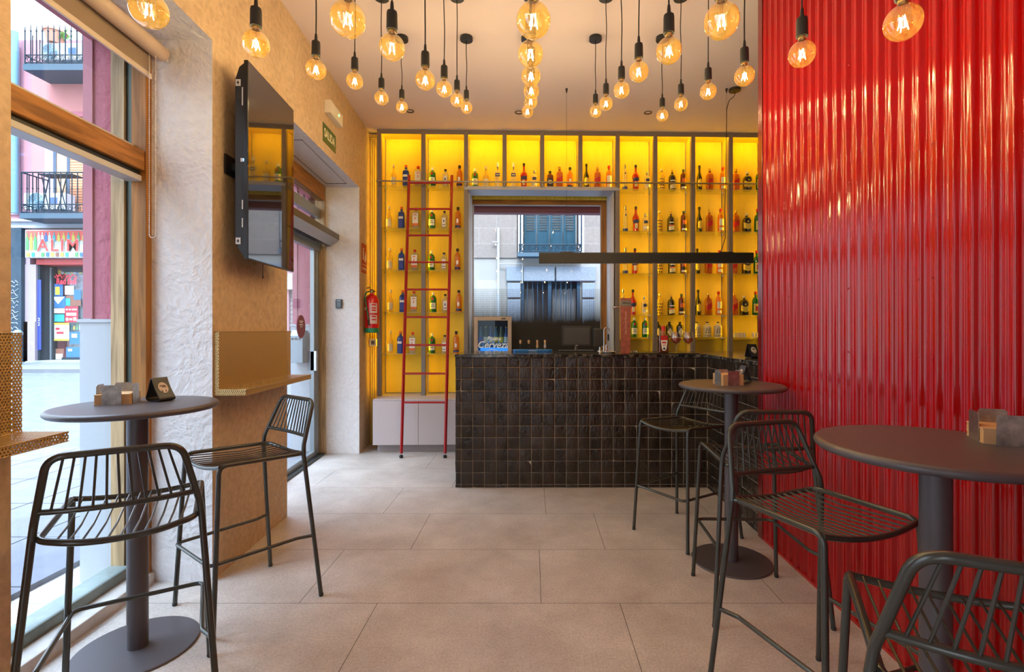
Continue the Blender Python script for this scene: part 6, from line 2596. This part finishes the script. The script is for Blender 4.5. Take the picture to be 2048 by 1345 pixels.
random.seed(11)
po = poster(shop, 108, 126, 568, 592, 1)
poster(shop, 111, 120, 574, 590, 0, 0.006)
poster(shop, 130, 148, 572, 590, 2)
poster(shop, 132, 162, 592, 612, 5)
poster(shop, 148, 162, 580, 600, 1, 0.004)
poster(shop, 103, 131, 593, 616, 1, 0.004)
f = MB()
f.ext([(X14(105, Yp), Z14(594, Yp)), (X14(117, Yp), Z14(609, Yp)), (X14(130, Yp), Z14(594, Yp))][::-1], lambda a, b_, d: Vector((a, Yp - 0.012 + d, b_)), 0, 0.004)
f.build('poster', PC[2], shop)
poster(shop, 132, 141, 597, 612, 4, 0.006)
poster(shop, 103, 130, 617, 627, 2, 0.006)
q = poster(shop, 131, 157, 613, 645, 3, 0.012)
for (u0, u1, v0, v1) in ((133, 137, 618, 621), (139, 143, 618, 621), (145, 155, 618, 621), (134, 154, 626, 632), (133, 138, 636, 642), (140, 146, 637, 641), (148, 154, 635, 642)):
    poster(shop, u0, u1, v0, v1, 2, 0.018)
poster(shop, 108, 129, 629, 644, 4, 0.0)
poster(shop, 109, 139, 646, 680, 2, 0.004)
poster(shop, 109, 139, 646, 650, 0, 0.010)
poster(shop, 109, 139, 678, 682, 0, 0.010)
poster(shop, 112, 120, 656, 660, 3, 0.010)
poster(shop, 114, 128, 664, 668, 3, 0.010)
poster(shop, 140, 160, 664, 688, 1, 0.004)
poster(shop, 144, 155, 668, 676, 2, 0.010)
poster(shop, 133, 164, 695, 717, 1, 0.004)
poster(shop, 112, 128, 698, 708, 5, 0.004)
poster(shop, 112, 126, 708, 719, 2, 0.006)
poster(shop, 137, 145, 698, 703, 2, 0.010)
for k in range(9):
    poster(shop, 110 + k * 6, 115 + k * 6, 540, 548, [0, 2, 6, 4, 0, 2, 1, 0, 6][k], -0.1)
    poster(shop, 110 + k * 6, 114 + k * 6, 648 + (k % 3) * 2, 660, [3, 0, 1, 2, 4, 0, 6, 2, 5][k], -0.1)
M_NEON = P('red_neon_letters', (0.62, 0.02, 0.05, 1), 0.4, emit=(1, 0.05, 0.08, 1), es=0.4)
text_mesh('lettering', 'Red Bull', 0.23, M_NEON, shop, (X14(136, Yp), Yp - 0.05, Z14(564, Yp)), (pi / 2, 0, 0), sx=0.75, bold=0.005)
f = MB()
zz = Z14(553, Yp)
for k in range(16):
    x = X14(112 + k * 2.8, Yp)
    f.tube([(x, Yp - 0.04, zz + 0.06 * sin(k * 2.1)), (x + 0.035, Yp - 0.04, zz - 0.05 * cos(k * 1.3))], 0.010, 4)
f.build('neon_tube', M_NEON, shop)
sg = thing('shop_sign', 'large white and red grocery sign reading ALIM above the shop door', 'sign')
f = MB()
f.box((X14(66), YF - 0.22, Z14(518)), (X14(200), YF - 0.06, Z14(463)))
f.build('sign_box', P('sign_offwhite', (0.48, 0.51, 0.48, 1), 0.5), sg, 0.01)
f = MB()
f.box((X14(68), YF - 0.226, Z14(484)), (X14(198), YF - 0.221, Z14(465)))
f.build('red_band', P('sign_band_red', (0.75, 0.10, 0.08, 1), 0.5), sg)
random.seed(9)
f = MB()
Ysg = YF - 0.23
bl = [(71, 6), (79, 0), (87, 6), (94, 2), (101, 2), (108, 1), (115, 2), (124, 4), (133, 0), (143, 0), (152, 4), (162, 0), (172, 6), (182, 0)]
for (u_, c_) in bl:
    for z0, z1, w_ in (((503, 478, 2.8), (478, 470, 1.0)) if u_ < 90 else ((486, 474, 2.8), (474, 468, 1.0))):
        f.box((X14(u_ - w_), Ysg - 0.004, Z14(z0)), (X14(u_ + w_), Ysg, Z14(z1)), c_)
for k in range(14):
    u_ = 70 + k * 9.5
    f.box((X14(u_), Ysg - 0.004, Z14(516)), (X14(u_ + 6), Ysg, Z14(508)), [0, 4, 2, 6, 1, 0, 5][k % 7])
f.build('printed_groceries', PC, sg)
text_mesh('letter_outline', 'ALIM', 0.46, P('outline_white', (0.50, 0.50, 0.47, 1), 0.5), sg, (X14(132.5), YF - 0.236, Z14(495)), (pi / 2, 0, 0), sx=1.0, bold=0.020, depth=0.001, space=1.22)
text_mesh('lettering', 'ALIM', 0.46, P('sign_letter_red', (0.75, 0.06, 0.05, 1), 0.5), sg, (X14(132.5), YF - 0.242, Z14(495)), (pi / 2, 0, 0), sx=1.0, bold=0.006, depth=0.003, space=1.22)
# bollard by the kerb
bo = thing('street_bollard', 'grey iron bollard on the far pavement by the left window edge', 'bollard', (X14(36, 13.0), 13.0, 0.40))
f = MB()
f.lathe([(0, 0), (0.12, 0), (0.10, 0.08), (0.075, 0.12), (0.075, 0.80), (0.10, 0.83), (0.10, 0.88), (0.05, 0.95), (0, 0.96)], 20)
f.build('post', P('bollard_blue_grey', (0.18, 0.28, 0.34, 1), 0.5), bo)

# building seen through the door and the one behind the bar
gry = thing('grey_shuttered_building', 'pale house with grey roller shutters seen through the glass door', 'building')
f = MB()
a0, a1 = X14(562), X14(700)
f.box((a0, YF - 0.02, Z14(560)), (a1, YF + 4, 9.0))
f.box((a0, YF - 0.02, GZ - 0.2), (X14(578), YF + 4, Z14(560)))
f.box((X14(606), YF - 0.02, GZ - 0.2), (a1, YF + 4, Z14(560)))
f.build('wall', P('muted_rose_facade', (0.40, 0.21, 0.24, 1), 0.85, var=0.05), gry)
f = MB()
for k in range(38):
    z = GZ + k * 0.062
    f.box((X14(578), YF + 0.10 + (0.02 if k % 2 else 0), z), (X14(606), YF + 0.2, z + 0.062))
f.build('roller_shutter', P('grey_slats', (0.33, 0.35, 0.36, 1), 0.5), gry)
f = MB()
f.box((X14(576), YF - 0.12, Z14(580)), (X14(608), YF, Z14(548)))
f.build('fascia', P('stone_fascia', (0.38, 0.35, 0.30, 1), 0.7), gry)
f = MB()
f.box((X14(578), YF - 0.6, Z14(500)), (X14(640), YF, Z14(496)))
for k in range(9):
    x = X14(578) + k * 0.1
    f.tube([(x, YF - 0.6, Z14(498)), (x, YF - 0.6, Z14(470))], 0.012, 5)
f.tube([(X14(578), YF - 0.6, Z14(470)), (X14(640), YF - 0.6, Z14(470))], 0.016, 5)
f.build('balcony_railing', M_IRON, gry)

YB = 12.0


def XB(u): return (u - CX) * YB / F
def ZBv(v): return H + (CY - v) * YB / F


bei = thing('beige_building', 'pale stone house with blue shutters seen through the rear window', 'building')
m, nt, out = new_mat('ashlar_render')
b = nt.nodes.new('ShaderNodeBsdfPrincipled')
nt.links.new(b.outputs[0], out.inputs[0])
tc = nt.nodes.new('ShaderNodeTexCoord')
mp = nt.nodes.new('ShaderNodeMapping')
mp.inputs['Rotation'].default_value = (pi / 2, 0, 0)
nt.links.new(tc.outputs['Object'], mp.inputs[0])
bk = nt.nodes.new('ShaderNodeTexBrick')
bk.inputs['Scale'].default_value = 1.0
bk.inputs['Color1'].default_value = (0.19, 0.16, 0.14, 1)
bk.inputs['Color2'].default_value = (0.17, 0.145, 0.13, 1)
bk.inputs['Mortar'].default_value = (0.22, 0.19, 0.17, 1)
bk.inputs['Mortar Size'].default_value = 0.012
bk.inputs['Brick Width'].default_value = 0.85
bk.inputs['Row Height'].default_value = 0.38
nt.links.new(mp.outputs[0], bk.inputs['Vector'])
nz2 = nt.nodes.new('ShaderNodeTexNoise'); nz2.inputs['Scale'].default_value = 14; nz2.inputs['Detail'].default_value = 7
nt.links.new(tc.outputs['Object'], nz2.inputs['Vector'])
rr_ = nt.nodes.new('ShaderNodeValToRGB')
rr_.color_ramp.elements[0].position = 0.3; rr_.color_ramp.elements[0].color = (0.88, 0.88, 0.88, 1)
rr_.color_ramp.elements[1].position = 0.7; rr_.color_ramp.elements[1].color = (1.08, 1.08, 1.08, 1)
nt.links.new(nz2.outputs['Fac'], rr_.inputs[0])
mx = nt.nodes.new('ShaderNodeMix'); mx.data_type = 'RGBA'; mx.blend_type = 'MULTIPLY'; mx.inputs['Factor'].default_value = 1.0
nt.links.new(bk.outputs['Color'], mx.inputs['A']); nt.links.new(rr_.outputs[0], mx.inputs['B'])
nt.links.new(mx.outputs['Result'], b.inputs['Base Color'])
b.inputs['Roughness'].default_value = 0.9
f = MB()
f.box((X14(705), YB, ZBv(516)), (XB(1034), YB + 3, 9.5))
f.box((XB(1168), YB, ZBv(516)), (XB(1500), YB + 3, 9.5))
f.box((XB(1034), YB, ZBv(300)), (XB(1168), YB + 3, 9.5))
f.build('wall', m, bei)
f = MB()
f.box((X14(705), YB + 0.03, GZ - 0.3), (XB(1048), YB + 3, ZBv(516)))
f.box((XB(1158), YB + 0.03, GZ - 0.3), (XB(1500), YB + 3, ZBv(516)))
f.box((XB(1048), YB + 0.03, ZBv(560)), (XB(1158), YB + 3, ZBv(516)))
f.box((XB(1034), YB + 0.5, ZBv(516)), (XB(1168), YB + 3, ZBv(300)))
f.build('lower_wall', P('cream_render', (0.24, 0.235, 0.22, 1), 0.85, var=0.04, vscale=3), bei)
f = MB()
M_SH = P('teal_shutter', (0.010, 0.045, 0.068, 1), 0.6, var=0.2, spec=0.12)
for k in range(4):
    u0 = 1048 + k * 26.5
    u1 = u0 + 24.5
    zt_, zm_, zb2 = ZBv(330), ZBv(460), ZBv(512)
    f.box((XB(u0), YB + 0.12, zb2), (XB(u0 + 4), YB + 0.17, zt_))
    f.box((XB(u1 - 4), YB + 0.12, zb2), (XB(u1), YB + 0.17, zt_))
    f.box((XB(u0), YB + 0.13, zb2), (XB(u1), YB + 0.16, zm_))
    z = zm_
    while z < zt_:
        f.box((XB(u0 + 4), YB + 0.12, z), (XB(u1 - 4), YB + 0.165, z + 0.020))
        z += 0.062
f.build('shutters', M_SH, bei)
f = MB()
f.box((XB(1036), YB - 0.02, ZBv(516)), (XB(1046), YB + 0.2, ZBv(320)))
f.box((XB(1158), YB - 0.02, ZBv(516)), (XB(1168), YB + 0.2, ZBv(320)))
f.build('window_surround', P('surround_grey', (0.50, 0.48, 0.47, 1), 0.7), bei)
f = MB()
f.box((XB(1048), YB + 0.30, ZBv(515)), (XB(1156), YB + 0.31, ZBv(320)))
f.build('window_panes', P('pane_cream', (0.60, 0.62, 0.60, 1), 0.5), bei)
YBs, YFs = YB, YF
YF = YB
balcony('back', bei, 1039, 1162, 489.5, 490.5, 505, 513, 0.35, 2)
# uprights of that balcony that run up the wall
f = MB()
for u_ in (1041, 1163):
    f.tube([(X14(u_, YB - 0.35), YB - 0.34, ZBv(508)), (X14(u_, YB - 0.35), YB - 0.34, ZBv(426))], 0.02, 6)
f.build('balcony_upright', M_IRON, bei)
YF = YFs
# granite lintel blocks
f = MB()
for (u0, u1, v0, v1) in ((1012, 1045, 533, 564), (1046, 1110, 533, 564), (1111, 1192, 533, 564), (1014, 1042, 566, 597), (1163, 1190, 566, 597), (1014, 1042, 599, 660), (1163, 1190, 599, 660)):
    f.box((XB(u0) + 0.01, YB - 0.09, ZBv(v1) + 0.01), (XB(u1) - 0.01, YB + 0.05, ZBv(v0) - 0.01))
f.build('granite_block', P('speckled_granite', (0.15, 0.18, 0.22, 1), 0.7, var=0.35, vscale=60), bei, 0.015)
f = MB()
f.box((XB(1042), YB + 0.0, ZBv(563)), (XB(1160), YB + 0.12, ZBv(558)))
f.box((XB(1042), YB + 0.0, ZBv(660)), (XB(1048), YB + 0.12, ZBv(563)))
f.box((XB(1154), YB + 0.0, ZBv(660)), (XB(1160), YB + 0.12, ZBv(563)))
f.box((XB(1096), YB + 0.0, ZBv(660)), (XB(1103), YB + 0.12, ZBv(563)))
for k in range(4):
    f.box((XB(1054 + k * 10.2), YB + 0.02, ZBv(660)), (XB(1055.6 + k * 10.2), YB + 0.08, ZBv(563)))
    f.box((XB(1111 + k * 10.2), YB + 0.02, ZBv(660)), (XB(1112.6 + k * 10.2), YB + 0.08, ZBv(563)))
f.build('window_grille', P('slate_blue_iron', (0.02, 0.05, 0.085, 1), 0.6, spec=0.15), bei)
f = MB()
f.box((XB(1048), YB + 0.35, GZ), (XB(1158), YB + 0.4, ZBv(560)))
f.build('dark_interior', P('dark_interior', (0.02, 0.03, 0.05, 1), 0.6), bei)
f = MB()
for (u0, u1) in ((1049, 1068), (1106, 1154)):
    n = 24
    vs = []
    for k in range(n + 1):
        x = XB(u0) + (XB(u1) - XB(u0)) * k / n
        vs += [(x, YB + 0.27 + 0.015 * sin(k * 1.9), ZBv(660)), (x, YB + 0.27 + 0.015 * sin(k * 1.9), ZBv(576 + (k % 5 == 0) * 3))]
    f.add(vs, [(2 * k, 2 * k + 2, 2 * k + 3, 2 * k + 1) for k in range(n)], 0, True)
f.build('curtain', P('pale_curtain', (0.26, 0.28, 0.30, 1), 0.8), bei)
f = MB()
f.tube([(XB(997), YB - 0.06, GZ), (XB(997), YB - 0.06, ZBv(457))], 0.030, 10)
f.tube([(XB(997), YB - 0.06, ZBv(529)), (XB(1045), YB - 0.13, ZBv(529)), (XB(1045), YB - 0.13, ZBv(568))], 0.014, 8)
f.tube([(XB(986), YB - 0.08, ZBv(486)), (XB(998), YB - 0.08, ZBv(486))], 0.02, 8)
f.build('drainpipe', P('pale_pipe', (0.30, 0.33, 0.36, 1), 0.5), bei)
# awning box and tag above the rear window, outside
aw_ = thing('awning_box', 'maroon awning box above the rear window outside', 'awning')
f = MB()
f.box((ws0 - 0.05, 0.70, 2.885), (ws1 + 0.05, 0.84, 2.985), 0, BM)
f.build('casing', P('maroon_fabric', (0.16, 0.02, 0.035, 1), 0.6), aw_, 0.01)

# ashtray bin on the pink pier outside the door
ab = thing('wall_ashtray', 'grey metal wall ashtray box on the street pier outside the door', 'ashtray', (-2.520, 5.36, 1.00))
f = MB()
f.box((-0.06, -0.03, 0), (0.075, 0.09, 0.29))
f.ext([(-0.03, 0.29), (0.09, 0.29), (0.09, 0.35), (0.02, 0.35)], lambda a, b_, d: Vector((d, a, b_)), -0.06, 0.075)
f.build('casing', P('ashtray_grey', (0.24, 0.30, 0.34, 1), 0.4, 0.4), ab, 0.004)
f = MB()
for k in range(3):
    f.box((-0.045 + k * 0.038, -0.032, 0.245), (-0.020 + k * 0.038, -0.029, 0.268))
f.build('slot', M_BLACK, ab)
